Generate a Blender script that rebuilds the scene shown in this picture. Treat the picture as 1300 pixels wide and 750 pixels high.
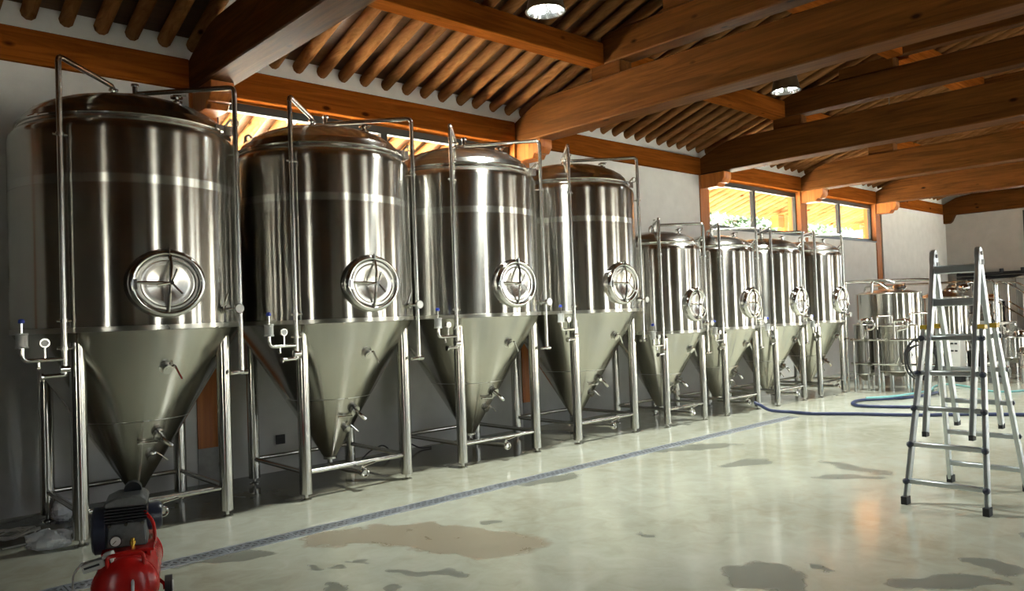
import bpy, math, random
from mathutils import Vector, Matrix
random.seed(7)
for o in list(bpy.data.objects):
    bpy.data.objects.remove(o)
SC = bpy.context.scene
COL = SC.collection
PI = math.pi

# ------------------------------------------------------------------ camera
# rotation and focal length solved from the wall's and the beams' vanishing points
PPX, PPY, H = 650.0, 375.0, 1.6
a = (1720 - PPX, 360 - PPY); b = (-240 - PPX, 431 - PPY)
F = math.sqrt(-(a[0]*b[0] + a[1]*b[1]))
ax_ = Vector((a[0], -a[1], -F)).normalized()
ay_ = Vector((b[0], -b[1], -F)).normalized()
az_ = ax_.cross(ay_).normalized()
ROT = Matrix((ax_, ay_, az_))            # world = ROT @ camera
cam = bpy.data.cameras.new('camera')
cam.sensor_fit = 'HORIZONTAL'; cam.sensor_width = 36.0; cam.lens = F/1300*36
cam.clip_start = 0.05; cam.clip_end = 300
camo = bpy.data.objects.new('camera', cam); COL.objects.link(camo)
camo.matrix_world = Matrix.Translation((0, 0, H)) @ ROT.to_4x4()
SC.camera = camo
def G(x, y, z=0.0):                       # pixel -> point on a level plane
    d = ROT @ Vector(((x-PPX)/F, -(y-PPY)/F, -1)); t = (z-H)/d.z
    return Vector((d.x*t, d.y*t, z))

# ------------------------------------------------------------------ sky and exposure
w = bpy.data.worlds.new('overcast_sky'); SC.world = w; w.use_nodes = True
bg = w.node_tree.nodes['Background']
bg.inputs[0].default_value = (0.90, 0.97, 1.0, 1); bg.inputs[1].default_value = 2.5
sun = bpy.data.lights.new('sun', 'SUN'); sun.energy = 98; sun.angle = 0.05; sun.color = (1.0, 0.95, 0.86)
suno = bpy.data.objects.new('sun', sun); COL.objects.link(suno); suno.rotation_euler = Vector((-0.35, -0.55, -0.90)).to_track_quat('-Z', 'Y').to_euler()
SC.view_settings.view_transform = 'Standard'; SC.view_settings.look = 'None'
SC.view_settings.gamma = 1.0; SC.view_settings.use_curve_mapping = False
SC.view_settings.exposure = 1.22

# ------------------------------------------------------------------ materials
def _n(nt, typ, **kw):
    n = nt.nodes.new(typ)
    for k, v in kw.items(): setattr(n, k, v)
    return n
def new_mat(name):
    m = bpy.data.materials.new(name); m.use_nodes = True
    nt = m.node_tree; p = nt.nodes['Principled BSDF']
    return m, nt, p
def ramp(nt, fac, stops):
    r = _n(nt, 'ShaderNodeValToRGB'); e = r.color_ramp.elements
    while len(e) < len(stops): e.new(0.5)
    for el, (pos, c) in zip(e, stops):
        el.position = pos; el.color = (*c, 1)
    nt.links.new(fac, r.inputs[0]); return r.outputs[0]
def noise(nt, vec, scale, detail=3, rough=0.55, dist=0.0):
    n = _n(nt, 'ShaderNodeTexNoise'); n.inputs['Scale'].default_value = scale
    n.inputs['Detail'].default_value = detail; n.inputs['Roughness'].default_value = rough
    n.inputs['Distortion'].default_value = dist
    if vec: nt.links.new(vec, n.inputs['Vector'])
    return n.outputs['Fac']
def coords(nt, scale=(1, 1, 1), kind='Object'):
    t = _n(nt, 'ShaderNodeTexCoord'); m = _n(nt, 'ShaderNodeMapping'); m.inputs['Scale'].default_value = scale
    nt.links.new(t.outputs[kind], m.inputs[0]); return m.outputs[0]
def bump(nt, p, h, strength, dist=0.01):
    bn = _n(nt, 'ShaderNodeBump'); bn.inputs['Strength'].default_value = strength; bn.inputs['Distance'].default_value = dist
    nt.links.new(h, bn.inputs['Height']); nt.links.new(bn.outputs[0], p.inputs['Normal'])
def plain(name, c, rough=0.5, metal=0.0, var=0.12, scale=12, bmp=0.0, **kw):
    m, nt, p = new_mat(name)
    f = noise(nt, coords(nt), scale)
    lo = tuple(max(0, x*(1-var)) for x in c); hi = tuple(min(1, x*(1+var)) for x in c)
    nt.links.new(ramp(nt, f, [(0.3, lo), (0.7, hi)]), p.inputs['Base Color'])
    p.inputs['Roughness'].default_value = rough; p.inputs['Metallic'].default_value = metal
    if bmp: bump(nt, p, f, bmp)
    for k, v in kw.items(): p.inputs[k].default_value = v
    return m
def wood(name, axis, dark, light, rough=0.42, knots=True, spec=0.4):
    m, nt, p = new_mat(name)
    sc = [14, 14, 14]; sc[axis] = 0.9
    v = coords(nt, tuple(sc))
    oi = _n(nt, 'ShaderNodeObjectInfo'); add = _n(nt, 'ShaderNodeVectorMath', operation='ADD')
    mul = _n(nt, 'ShaderNodeVectorMath', operation='SCALE'); mul.inputs['Scale'].default_value = 37.0
    cmb = _n(nt, 'ShaderNodeCombineXYZ')
    for i in range(3): nt.links.new(oi.outputs['Random'], cmb.inputs[i])
    nt.links.new(cmb.outputs[0], mul.inputs[0]); nt.links.new(v, add.inputs[0]); nt.links.new(mul.outputs[0], add.inputs[1])
    f = noise(nt, add.outputs[0], 1.0, 6, 0.6, 1.2)
    mid = tuple((x+y)/2 for x, y in zip(dark, light))
    c = ramp(nt, f, [(0.28, dark), (0.5, mid), (0.72, light)])
    if knots:
        kv = [3.2, 3.2, 3.2]; kv[axis] = 1.6
        vo = _n(nt, 'ShaderNodeTexVoronoi'); vo.inputs['Scale'].default_value = 1.0
        kc = coords(nt, tuple(kv)); k2 = _n(nt, 'ShaderNodeVectorMath', operation='ADD')
        nt.links.new(kc, k2.inputs[0]); nt.links.new(mul.outputs[0], k2.inputs[1]); nt.links.new(k2.outputs[0], vo.inputs['Vector'])
        mr = _n(nt, 'ShaderNodeMapRange'); mr.inputs[1].default_value = 0.05; mr.inputs[2].default_value = 0.11
        nt.links.new(vo.outputs['Distance'], mr.inputs[0])
        mx = _n(nt, 'ShaderNodeMix', data_type='RGBA'); nt.links.new(mr.outputs[0], mx.inputs[0])
        mx.inputs[6].default_value = (*[x*0.3 for x in dark], 1); nt.links.new(c, mx.inputs[7]); c = mx.outputs[2]
    # every timber a little lighter or darker
    hv = _n(nt, 'ShaderNodeHueSaturation'); mr2 = _n(nt, 'ShaderNodeMapRange')
    mr2.inputs[3].default_value = 0.8; mr2.inputs[4].default_value = 1.18
    nt.links.new(oi.outputs['Random'], mr2.inputs[0]); nt.links.new(mr2.outputs[0], hv.inputs['Value']); nt.links.new(c, hv.inputs['Color'])
    nt.links.new(hv.outputs[0], p.inputs['Base Color'])
    p.inputs['Roughness'].default_value = rough; p.inputs['Specular IOR Level'].default_value = spec
    bump(nt, p, f, 0.25, 0.006)
    return m
def steel(name, c, rough, aniso=0.0, wav=0.0, brush=0.0):
    m, nt, p = new_mat(name)
    p.inputs['Metallic'].default_value = 1.0
    v = coords(nt, (1.5, 1.5, 1.0))
    f = noise(nt, v, 3.0, 4)
    nt.links.new(ramp(nt, f, [(0.3, tuple(x*0.93 for x in c)), (0.7, c)]), p.inputs['Base Color'])
    mr = _n(nt, 'ShaderNodeMapRange'); mr.inputs[3].default_value = rough*0.85; mr.inputs[4].default_value = rough*1.2
    nt.links.new(f, mr.inputs[0]); nt.links.new(mr.outputs[0], p.inputs['Roughness'])
    if aniso:
        p.inputs['Anisotropic'].default_value = aniso; p.inputs['Anisotropic Rotation'].default_value = 0.25
        tg = _n(nt, 'ShaderNodeTangent', direction_type='RADIAL', axis='Z'); nt.links.new(tg.outputs[0], p.inputs['Tangent'])
    if wav:
        g = noise(nt, coords(nt, (1, 1, 0.55)), 3.2, 1.0); bump(nt, p, g, wav, 0.03)
    elif brush:
        g = noise(nt, coords(nt, (3, 3, 160)), 1.0, 2); bump(nt, p, g, brush, 0.002)
    return m
M = {}
ST = (0.49, 0.48, 0.44)
M['shell'] = steel('polished_steel_shell', ST, 0.20, 1.0, 0.04)
M['cone'] = steel('satin_steel_cone', (0.57, 0.555, 0.50), 0.22, 0.9, 0.05)
M['lid'] = steel('steel_lid', (0.58, 0.565, 0.52), 0.22, 0.0, 0.03)
M['seam'] = steel('brushed_weld_band', (0.55, 0.54, 0.49), 0.28, 0.8)
M['band'] = steel('dull_weld_band', (0.55, 0.545, 0.51), 0.25, 1.0)
M['steel'] = steel('stainless_tube', (0.62, 0.61, 0.57), 0.22)
M['leg'] = steel('stainless_leg', (0.52, 0.51, 0.47), 0.16)
M['darksteel'] = steel('dark_steel_vessel', (0.30, 0.29, 0.27), 0.22, 0.9)  # darker steel for the slim tank, far kettles and exchanger plates
M['chrome'] = steel('polished_fitting', (0.70, 0.69, 0.66), 0.10)
M['brightsteel'] = steel('pale_stainless', (0.66, 0.66, 0.64), 0.14)
M['grate'] = plain('drain_grate_steel', (0.50, 0.53, 0.58), 0.35, 0.55)
M['alu'] = steel('ladder_aluminium', (0.63, 0.67, 0.69), 0.36)
M['beam'] = wood('varnished_beam', 1, (0.048, 0.016, 0.0038), (0.118, 0.043, 0.0095), rough=0.6, spec=0.035)
M['plate'] = wood('varnished_wall_plate', 0, (0.10, 0.026, 0.0045), (0.225, 0.066, 0.011), rough=0.7, spec=0.0)
M['post'] = wood('varnished_post', 2, (0.26, 0.070, 0.010), (0.48, 0.155, 0.024), spec=0.3)
M['rafter'] = wood('varnished_rafter_log', 1, (0.12, 0.048, 0.015), (0.255, 0.122, 0.046), rough=0.7, spec=0.0)
M['boards'] = wood('roof_boards', 0, (0.045, 0.019, 0.006), (0.09, 0.038, 0.012), knots=False)
M['darkwood'] = wood('dark_panelling', 2, (0.045, 0.034, 0.024), (0.085, 0.064, 0.046))
M['plaster'] = plain('white_plaster', (0.60, 0.60, 0.585), 0.85, var=0.05, scale=5, bmp=0.03)
M['greyplaster'] = plain('grey_plaster', (0.44, 0.43, 0.40), 0.85, var=0.06, scale=3, bmp=0.03)
M['frame'] = plain('dark_window_frame', (0.016, 0.020, 0.018), 0.35)
M['black'] = plain('black_plastic', (0.012, 0.012, 0.014), 0.4)
M['rubber'] = plain('black_rubber', (0.018, 0.018, 0.02), 0.6)
M['red'] = plain('red_enamel', (0.50, 0.012, 0.010), 0.22, var=0.08, scale=20)
M['greymetal'] = plain('cast_grey_metal', (0.17, 0.18, 0.18), 0.45, 0.4, bmp=0.1, scale=40)
M['blackmetal'] = plain('black_cast_metal', (0.018, 0.02, 0.022), 0.4, 0.3)
M['bluemetal'] = plain('dark_blue_enamel', (0.030, 0.036, 0.060), 0.3)
LAMP_W = 460
M['lampcan'] = plain('brown_lamp_can', (0.16, 0.12, 0.08), 0.35, 0.6)
M['white'] = plain('white_plastic', (0.72, 0.72, 0.68), 0.4, var=0.04)
M['dial'] = plain('white_gauge_dial', (0.75, 0.75, 0.72), 0.3, var=0.05)
M['blue'] = plain('blue_cap', (0.02, 0.05, 0.42), 0.35)
M['navy'] = plain('navy_hose', (0.030, 0.042, 0.115), 0.38)
M['teal'] = plain('teal_hose', (0.22, 0.52, 0.53), 0.35)
M['yellow'] = plain('yellow_clip', (0.60, 0.40, 0.03), 0.45)
M['brass'] = plain('brass', (0.70, 0.46, 0.08), 0.25, 1.0)
M['redlight'] = plain('red_button', (0.55, 0.02, 0.02), 0.3)
M['panelgrey'] = plain('grey_panel_box', (0.52, 0.53, 0.52), 0.4)
M['soil'] = plain('outdoor_gravel', (0.66, 0.64, 0.56), 0.9, var=0.2, scale=2)
M['bark'] = plain('bark', (0.10, 0.07, 0.045), 0.9, var=0.3, scale=8, bmp=0.4)
M['leaf'] = plain('leaf_green', (0.05, 0.10, 0.038), 0.6, var=0.45, scale=1.5)
M['cord'] = plain('white_cord', (0.62, 0.62, 0.58), 0.5)
M['greyplinth'] = plain('grey_plinth', (0.30, 0.30, 0.29), 0.85)
m, nt, p = new_mat('clear_glass')
for n_ in list(nt.nodes):
    if n_ is not p and n_.type != 'OUTPUT_MATERIAL': nt.nodes.remove(n_)
mixs = _n(nt, 'ShaderNodeMixShader'); tr = _n(nt, 'ShaderNodeBsdfTransparent'); gl = _n(nt, 'ShaderNodeBsdfGlossy')
gl.inputs['Roughness'].default_value = 0.02; fr = _n(nt, 'ShaderNodeLayerWeight'); pw = _n(nt, 'ShaderNodeMath', operation='POWER'); pw.inputs[1].default_value = 4.5
ml_ = _n(nt, 'ShaderNodeMath', operation='MULTIPLY_ADD'); ml_.inputs[1].default_value = 0.7; ml_.inputs[2].default_value = 0.03
nt.links.new(fr.outputs['Facing'], pw.inputs[0]); nt.links.new(pw.outputs[0], ml_.inputs[0]); nt.links.new(ml_.outputs[0], mixs.inputs[0]); nt.links.new(tr.outputs[0], mixs.inputs[1]); nt.links.new(gl.outputs[0], mixs.inputs[2])
nt.links.new(mixs.outputs[0], nt.nodes['Material Output'].inputs[0]); M['glass'] = m
m, nt, p = new_mat('clear_plastic_film')
p.inputs['Base Color'].default_value = (0.90, 0.94, 0.97, 1); p.inputs['Roughness'].default_value = 0.25
p.inputs['Transmission Weight'].default_value = 0.12; bump(nt, p, noise(nt, coords(nt), 28, 4), 0.5, 0.01); M['film'] = m
m, nt, p = new_mat('lamp_reflector')
p.inputs['Metallic'].default_value = 1; p.inputs['Base Color'].default_value = (0.85, 0.86, 0.86, 1); p.inputs['Roughness'].default_value = 0.2; M['reflector'] = m
m, nt, p = new_mat('lamp_tube_glow')
p.inputs['Emission Color'].default_value = (0.93, 1.0, 0.97, 1); p.inputs['Emission Strength'].default_value = 14.0; M['glow'] = m

def floor_material():
    m, nt, p = new_mat('sealed_concrete_floor')
    v = coords(nt)
    f1 = noise(nt, v, 0.55, 5, 0.6, 0.6); f2 = noise(nt, v, 5.0, 5, 0.6, 0.8)
    mx0 = _n(nt, 'ShaderNodeMix', data_type='FLOAT'); mx0.inputs[0].default_value = 0.4
    nt.links.new(f1, mx0.inputs[2]); nt.links.new(f2, mx0.inputs[3])
    col = ramp(nt, mx0.outputs[0], [(0.32, (0.37, 0.36, 0.265)), (0.48, (0.48, 0.485, 0.385)), (0.66, (0.57, 0.585, 0.49))])
    dn = _n(nt, 'ShaderNodeTexNoise'); dn.inputs['Scale'].default_value = 3.5; dn.inputs['Detail'].default_value = 4; nt.links.new(v, dn.inputs['Vector'])
    sub = _n(nt, 'ShaderNodeVectorMath', operation='SUBTRACT'); sub.inputs[1].default_value = (0.5, 0.5, 0.5); nt.links.new(dn.outputs['Color'], sub.inputs[0])
    scl = _n(nt, 'ShaderNodeVectorMath', operation='SCALE'); scl.inputs['Scale'].default_value = 0.42; nt.links.new(sub.outputs[0], scl.inputs[0])
    add = _n(nt, 'ShaderNodeVectorMath', operation='ADD'); nt.links.new(v, add.inputs[0]); nt.links.new(scl.outputs[0], add.inputs[1])
    dv = add.outputs[0]
    def stain(p0, p1, wid):
        c = (p0+p1)/2; d = p1-p0; L = d.length/2; ang = math.atan2(d.y, d.x)
        mp = _n(nt, 'ShaderNodeMapping', vector_type='TEXTURE')
        mp.inputs['Location'].default_value = (c.x, c.y, 0); mp.inputs['Rotation'].default_value = (0, 0, ang); mp.inputs['Scale'].default_value = (L, wid, 1)
        nt.links.new(dv, mp.inputs[0])
        ml = _n(nt, 'ShaderNodeVectorMath', operation='MULTIPLY'); ml.inputs[1].default_value = (1, 1, 0); nt.links.new(mp.outputs[0], ml.inputs[0])
        ln = _n(nt, 'ShaderNodeVectorMath', operation='LENGTH'); nt.links.new(ml.outputs[0], ln.inputs[0])
        mr = _n(nt, 'ShaderNodeMapRange'); mr.inputs[1].default_value = 1.05; mr.inputs[2].default_value = 0.93; nt.links.new(ln.outputs['Value'], mr.inputs[0])
        return mr.outputs[0]
    def union(L):
        o = L[0]
        for q in L[1:]:
            mm = _n(nt, 'ShaderNodeMath', operation='MAXIMUM'); nt.links.new(o, mm.inputs[0]); nt.links.new(q, mm.inputs[1]); o = mm.outputs[0]
        return o
    brown = union([stain(G(455, 672), G(690, 694), 0.30), stain(G(380, 690), G(540, 668), 0.22), stain(G(520, 690), G(660, 704), 0.16)])
    dark = union([stain(G(930, 716), G(1015, 748), 0.22), stain(G(925, 745), G(1010, 722), 0.16), stain(G(1120, 745), G(1270, 735), 0.13), stain(G(1235, 712), G(1300, 727), 0.10),
                  stain(G(912, 591), G(978, 584), 0.12), stain(G(1045, 586), G(1135, 604), 0.10), stain(G(1030, 606), G(1130, 606), 0.09), stain(G(655, 615), G(738, 603), 0.13), stain(G(215, 716), G(345, 700), 0.15),
                  stain(G(820, 572), G(940, 564), 0.14), stain(G(500, 722), G(582, 732), 0.05), stain(G(405, 743), G(428, 747), 0.07), stain(G(612, 664), G(634, 661), 0.06), stain(G(378, 722), G(408, 726), 0.03), stain(G(412, 722), G(434, 720), 0.03),
                  stain(G(448, 712), G(466, 713), 0.03), stain(G(492, 744), G(520, 742), 0.05), stain(G(805, 680), G(824, 678), 0.04), stain(G(1290, 680), G(1300, 674), 0.05), stain(G(1025, 718), G(1060, 725), 0.05)])
    # standing water and shade under the first tanks, both painted into the floor colour
    wet_shade = union([stain(Vector((0.6, 7.25, 0)), Vector((5.2, 7.25, 0)), 0.78), stain(Vector((3.9, 7.2, 0)), Vector((7.6, 7.15, 0)), 0.72)])
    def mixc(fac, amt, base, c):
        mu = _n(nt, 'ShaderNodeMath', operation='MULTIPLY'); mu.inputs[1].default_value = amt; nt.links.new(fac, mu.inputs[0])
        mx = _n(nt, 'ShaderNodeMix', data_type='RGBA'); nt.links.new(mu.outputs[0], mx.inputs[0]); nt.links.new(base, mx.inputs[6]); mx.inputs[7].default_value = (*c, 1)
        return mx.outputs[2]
    col = mixc(wet_shade, 0.75, col, (0.085, 0.070, 0.045))
    col = mixc(brown, 0.62, col, (0.235, 0.165, 0.092))
    col = mixc(dark, 0.72, col, (0.125, 0.13, 0.105))
    nt.links.new(col, p.inputs['Base Color'])
    mr = _n(nt, 'ShaderNodeMapRange'); mr.inputs[3].default_value = 0.07; mr.inputs[4].default_value = 0.20; nt.links.new(f2, mr.inputs[0])
    rr = _n(nt, 'ShaderNodeMath', operation='MULTIPLY_ADD'); rr.inputs[1].default_value = 0.16; nt.links.new(union([brown, dark]), rr.inputs[0]); nt.links.new(mr.outputs[0], rr.inputs[2])
    nt.links.new(rr.outputs[0], p.inputs['Roughness']); p.inputs['Specular IOR Level'].default_value = 0.55
    bump(nt, p, noise(nt, v, 2.2, 3), 0.12, 0.01)
    return m
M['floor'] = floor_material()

# ------------------------------------------------------------------ mesh helpers
class MB:
    def __init__(s): s.v = []; s.f = []
    def _add(s, vs, fs):
        o = len(s.v); s.v += [tuple(x) for x in vs]; s.f += [tuple(i+o for i in q) for q in fs]; return s
    def box(s, x0, x1, y0, y1, z0, z1, mat=None):
        vs = [Vector((x, y, z)) for z in (z0, z1) for y in (y0, y1) for x in (x0, x1)]
        if mat is not None: vs = [mat @ q for q in vs]
        return s._add(vs, [(0, 2, 3, 1), (4, 5, 7, 6), (0, 1, 5, 4), (2, 6, 7, 3), (0, 4, 6, 2), (1, 3, 7, 5)])
    def cyl(s, p0, p1, r0, r1=None, n=12, caps=True):
        r1 = r0 if r1 is None else r1
        p0 = Vector(p0); p1 = Vector(p1); d = (p1-p0).normalized()
        u = d.orthogonal().normalized(); w_ = d.cross(u); vs = []; fs = []
        for p_, r in ((p0, r0), (p1, r1)):
            for i in range(n):
                t = 2*PI*i/n; vs.append(p_+(u*math.cos(t)+w_*math.sin(t))*r)
        for i in range(n): j = (i+1) % n; fs.append((i, j, n+j, n+i))
        if caps: fs += [tuple(range(n-1, -1, -1)), tuple(range(n, 2*n))]
        return s._add(vs, fs)
    def tube(s, pts, r, n=10, fillet=0.0, seg=4, caps=True):
        pts = [Vector(q) for q in pts]
        if fillet > 0 and len(pts) > 2:
            out = [pts[0]]
            for i in range(1, len(pts)-1):
                A, B, C = pts[i-1], pts[i], pts[i+1]
                k = min(fillet, (A-B).length*0.45, (C-B).length*0.45)
                P0 = B+(A-B).normalized()*k; P2 = B+(C-B).normalized()*k
                for j in range(seg+1):
                    t = j/seg; out.append(P0*(1-t)**2+B*2*t*(1-t)+P2*t*t)
            out.append(pts[-1]); pts = out
        vs = []; fs = []; m_ = len(pts); u = None
        for i, q in enumerate(pts):
            d = (pts[min(i+1, m_-1)]-pts[max(i-1, 0)]).normalized()
            if u is None: u = d.orthogonal().normalized()
            u = (u-d*u.dot(d)).normalized(); w_ = d.cross(u)
            for j in range(n):
                t = 2*PI*j/n; vs.append(q+(u*math.cos(t)+w_*math.sin(t))*r)
        for i in range(m_-1):
            for j in range(n):
                k = (j+1) % n; fs.append((i*n+j, i*n+k, (i+1)*n+k, (i+1)*n+j))
        if caps: fs += [tuple(range(n-1, -1, -1)), tuple(range((m_-1)*n, m_*n))]
        return s._add(vs, fs)
    def lathe(s, prof, n=32, c=(0, 0, 0), mat=None, caps=True):
        vs = []; fs = []
        for r, z in prof:
            for i in range(n):
                t = 2*PI*i/n; q = Vector((c[0]+r*math.cos(t), c[1]+r*math.sin(t), c[2]+z))
                vs.append(mat @ q if mat is not None else q)
        for k in range(len(prof)-1):
            for i in range(n):
                j = (i+1) % n; fs.append((k*n+i, k*n+j, (k+1)*n+j, (k+1)*n+i))
        if caps and prof[0][0] > 1e-4: fs.append(tuple(range(n-1, -1, -1)))
        if caps and prof[-1][0] > 1e-4: fs.append(tuple(range((len(prof)-1)*n, len(prof)*n)))
        return s._add(vs, fs)
    def prism(s, poly, axis, a0, a1):
        n = len(poly); vs = []
        for a_ in (a0, a1):
            for q in poly:
                if axis == 0: vs.append((a_, q[0], q[1]))
                elif axis == 1: vs.append((q[0], a_, q[1]))
                else: vs.append((q[0], q[1], a_))
        fs = [tuple(range(n)), tuple(range(2*n-1, n-1, -1))]
        for i in range(n): j = (i+1) % n; fs.append((i, n+i, n+j, j))
        return s._add(vs, fs)
    def torus(s, c, axis, R, r, n=24, k=8):
        c = Vector(c); d = Vector(axis).normalized(); u = d.orthogonal().normalized(); w_ = d.cross(u); vs = []; fs = []
        for i in range(n):
            t = 2*PI*i/n; e = u*math.cos(t)+w_*math.sin(t)
            for j in range(k):
                q = 2*PI*j/k; vs.append(c+e*(R+r*math.cos(q))+d*r*math.sin(q))
        for i in range(n):
            for j in range(k):
                i2 = (i+1) % n; j2 = (j+1) % k; fs.append((i*k+j, i2*k+j, i2*k+j2, i*k+j2))
        return s._add(vs, fs)
    def sphere(s, c, r, n=12, m_=8, sc=(1, 1, 1)):
        prof = []
        vs = []; fs = []
        for i in range(m_+1):
            ph = -PI/2+PI*i/m_
            for j in range(n):
                t = 2*PI*j/n; vs.append((c[0]+r*sc[0]*math.cos(ph)*math.cos(t), c[1]+r*sc[1]*math.cos(ph)*math.sin(t), c[2]+r*sc[2]*math.sin(ph)))
        for i in range(m_):
            for j in range(n):
                k = (j+1) % n; fs.append((i*n+j, i*n+k, (i+1)*n+k, (i+1)*n+j))
        return s._add(vs, fs)
    def mesh(s, name, mat, angle=38):
        me = bpy.data.meshes.new(name); me.from_pydata(s.v, [], s.f); me.validate(); me.update()
        if mat: me.materials.append(M[mat])
        me.shade_smooth(); me.set_sharp_from_angle(angle=math.radians(angle))
        import bmesh
        bm = bmesh.new(); bm.from_mesh(me); bmesh.ops.recalc_face_normals(bm, faces=bm.faces); bm.to_mesh(me); bm.free()
        return me
    def build(s, name, mat, parent=None, loc=None, angle=38):
        return link(name, s.mesh(name, mat, angle), parent, loc)
def link(name, me, parent=None, loc=None, rot=None):
    o = bpy.data.objects.new(name, me); COL.objects.link(o)
    if parent: o.parent = parent
    if loc is not None: o.location = loc
    if rot is not None: o.rotation_euler = rot
    return o
def tag(o, label=None, cat=None, group=None, kind=None):
    if label: o['label'] = label
    if cat: o['category'] = cat
    if group: o['group'] = group
    if kind: o['kind'] = kind
    return o
def thing(name, label, cat, loc=(0, 0, 0), rz=0.0, group=None):
    o = bpy.data.objects.new(name, None); COL.objects.link(o); o.empty_display_size = 0.1
    o.location = loc; o.rotation_euler = (0, 0, rz); return tag(o, label, cat, group)
def copy_tree(o, parent=None):
    c = o.copy(); COL.objects.link(c); c.parent = parent
    for ch in list(o.children): copy_tree(ch, c)
    return c
def bevel(o, wd=0.012, seg=1):
    m_ = o.modifiers.new('edge', 'BEVEL'); m_.width = wd; m_.segments = seg; m_.limit_method = 'ANGLE'; return o

# ------------------------------------------------------------------ setting
YW = 7.90; X0, X1 = -5.0, 24.12; Y0 = -7.5
SL = 0.34; ZR = 4.40                       # rafter undersides at the tank wall and their slope
YR = -1.5                                  # ridge line
BEAMS = [2.85, 7.33, 11.87, 15.60, 19.40]  # left faces of the tie beams
BWID = 0.325
floor = MB().box(X0, X1+0.2, Y0, YW+0.3, -0.10, 0.0).build('floor', 'floor'); tag(floor, 'pale glossy sealed concrete floor with damp stains and painted shade', kind='structure')
ground = MB().box(-40, 80, -50, 80, -0.35, -0.15).build('ground', 'soil'); tag(ground, 'pale gravel ground outside the building', kind='structure')

# tank-side wall with its posts, wall plate and corbels
SILL, HEAD = 3.07, 3.97
wl = MB()
bays = [(X0, 2.86, False), (3.14, 7.36, True), (7.64, 11.90, False), (12.18, 15.64, True), (15.92, 19.42, True), (19.70, X1, False)]
for (xa, xb, win) in bays:
    face = YW if xa < 19 else YW-0.05
    wl.box(xa, xb, face, YW+0.28, -0.05, SILL if win else HEAD+0.04)
wl.box(X0, X1, YW+0.02, YW+0.28, 4.26, 4.60)
wall = wl.build('wall_back', 'plaster'); tag(wall, 'white plastered wall behind the row of tanks', kind='structure')
for xb in [-1.6]+BEAMS:
    po = MB().box(xb+0.01, xb+0.29, YW-0.02, YW+0.27, 0.36, HEAD+0.05).build('post', 'post', wall)
    MB().box(xb+0.01, xb+0.29, YW-0.01, YW+0.27, -0.05, 0.36).build('post_plinth', 'greyplinth', wall)
    cb = MB().prism([(YW+0.1, 3.99), (7.40, 3.99), (7.40, 3.88), (7.46, 3.80), (7.52, 3.80), (7.56, 3.74), (YW+0.1, 3.74)], 0, xb+0.045, xb+0.28).build('corbel', 'post', wall)
    bevel(cb, 0.008)
for xa, xb in zip([X0]+[q+0.30 for q in [-1.6]+BEAMS], [q+0.01 for q in [-1.6]+BEAMS]+[X1]):
    bevel(MB().box(xa, xb, YW-0.055, YW+0.2, 3.985, 4.295).build('wall_plate', 'plate', wall), 0.01)
wn = 0
for (xa, xb, win) in bays:
    if not win: continue
    wn += 1
    fr_ = MB(); y0_, y1_ = YW+0.09, YW+0.16; t = 0.06
    fr_.box(xa, xa+t, y0_, y1_, SILL, HEAD); fr_.box(xb-t, xb, y0_, y1_, SILL, HEAD)
    fr_.box(xa+t, xb-t, y0_, y1_, SILL, SILL+t); fr_.box(xa+t, xb-t, y0_, y1_, HEAD-t-0.03, HEAD)
    wo = fr_.build('window_%d' % wn, 'frame'); tag(wo, 'dark framed high window between the timber posts', kind='structure')
    xm = (xa+xb)/2
    MB().box(xm-0.045, xm+0.045, y0_-0.005, y1_, SILL+t, HEAD-t-0.03).build('mullion', 'frame', wo)
    for qa, qb in ((xa+t, xm-0.045), (xm+0.045, xb-t)):
        MB().box(qa, qb, YW+0.12, YW+0.128, SILL+t, HEAD-t-0.03).build('pane', 'glass', wo)
    MB().box(xa, xb, YW-0.02, YW+0.28, SILL-0.035, SILL).build('window_sill', 'frame', wo)

# end wall with its dark framed window and, out of frame, a wide doorway
def holed(axis_len, z_top, holes):
    """split a wall into rectangles around its openings: list of (a0,a1,z0,z1)"""
    out = []; cur = axis_len[0]
    for (h0, h1, z0, z1) in sorted(holes):
        if h0 > cur: out.append((cur, h0, -0.05, z_top))
        if z0 > 0: out.append((h0, h1, -0.05, z0))
        out.append((h0, h1, z1, z_top)); cur = h1
    out.append((cur, axis_len[1], -0.05, z_top)); return out
def portal(x, y, z, sx, sy, rot):
    l = bpy.data.lights.new('daylight_portal', 'AREA'); l.shape = 'RECTANGLE'; l.size = sx; l.size_y = sy
    o = bpy.data.objects.new('daylight_portal', l); COL.objects.link(o); o.location = (x, y, z); o.rotation_euler = rot
    l.cycles.is_portal = True
END_H = [(-1.7, 0.5, 0.0, 3.9), (2.6, 5.93, 3.0, 3.9)]
wr = MB()
for (y0_, y1_, z0_, z1_) in holed((Y0, YW+0.28), 7.85, END_H): wr.box(X1, X1+0.25, y0_, y1_, z0_, z1_)
wr = wr.build('wall_right', 'greyplaster'); tag(wr, 'grey plastered end wall behind the brewhouse', kind='structure')
bevel(MB().prism([(YW, 3.73), (7.70, 3.73), (7.64, 3.78), (7.55, 3.96), (Y0, 3.96), (Y0, 4.50), (7.1, 4.50), (7.5, 4.44), (YW, 4.25)], 0, X1-0.16, X1+0.05).build('end_beam', 'beam', wr), 0.012)
we = MB(); ya, yb = END_H[1][0], END_H[1][1]
we.box(X1-0.02, X1+0.1, ya, ya+0.07, 3.0, 3.9); we.box(X1-0.02, X1+0.1, yb-0.07, yb, 3.0, 3.9); we.box(X1-0.02, X1+0.1, ya, yb, 3.0, 3.07); we.box(X1-0.02, X1+0.1, ya, yb, 3.83, 3.9)
we = we.build('window_4', 'frame'); tag(we, 'dark framed window in the grey end wall', kind='structure')
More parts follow.
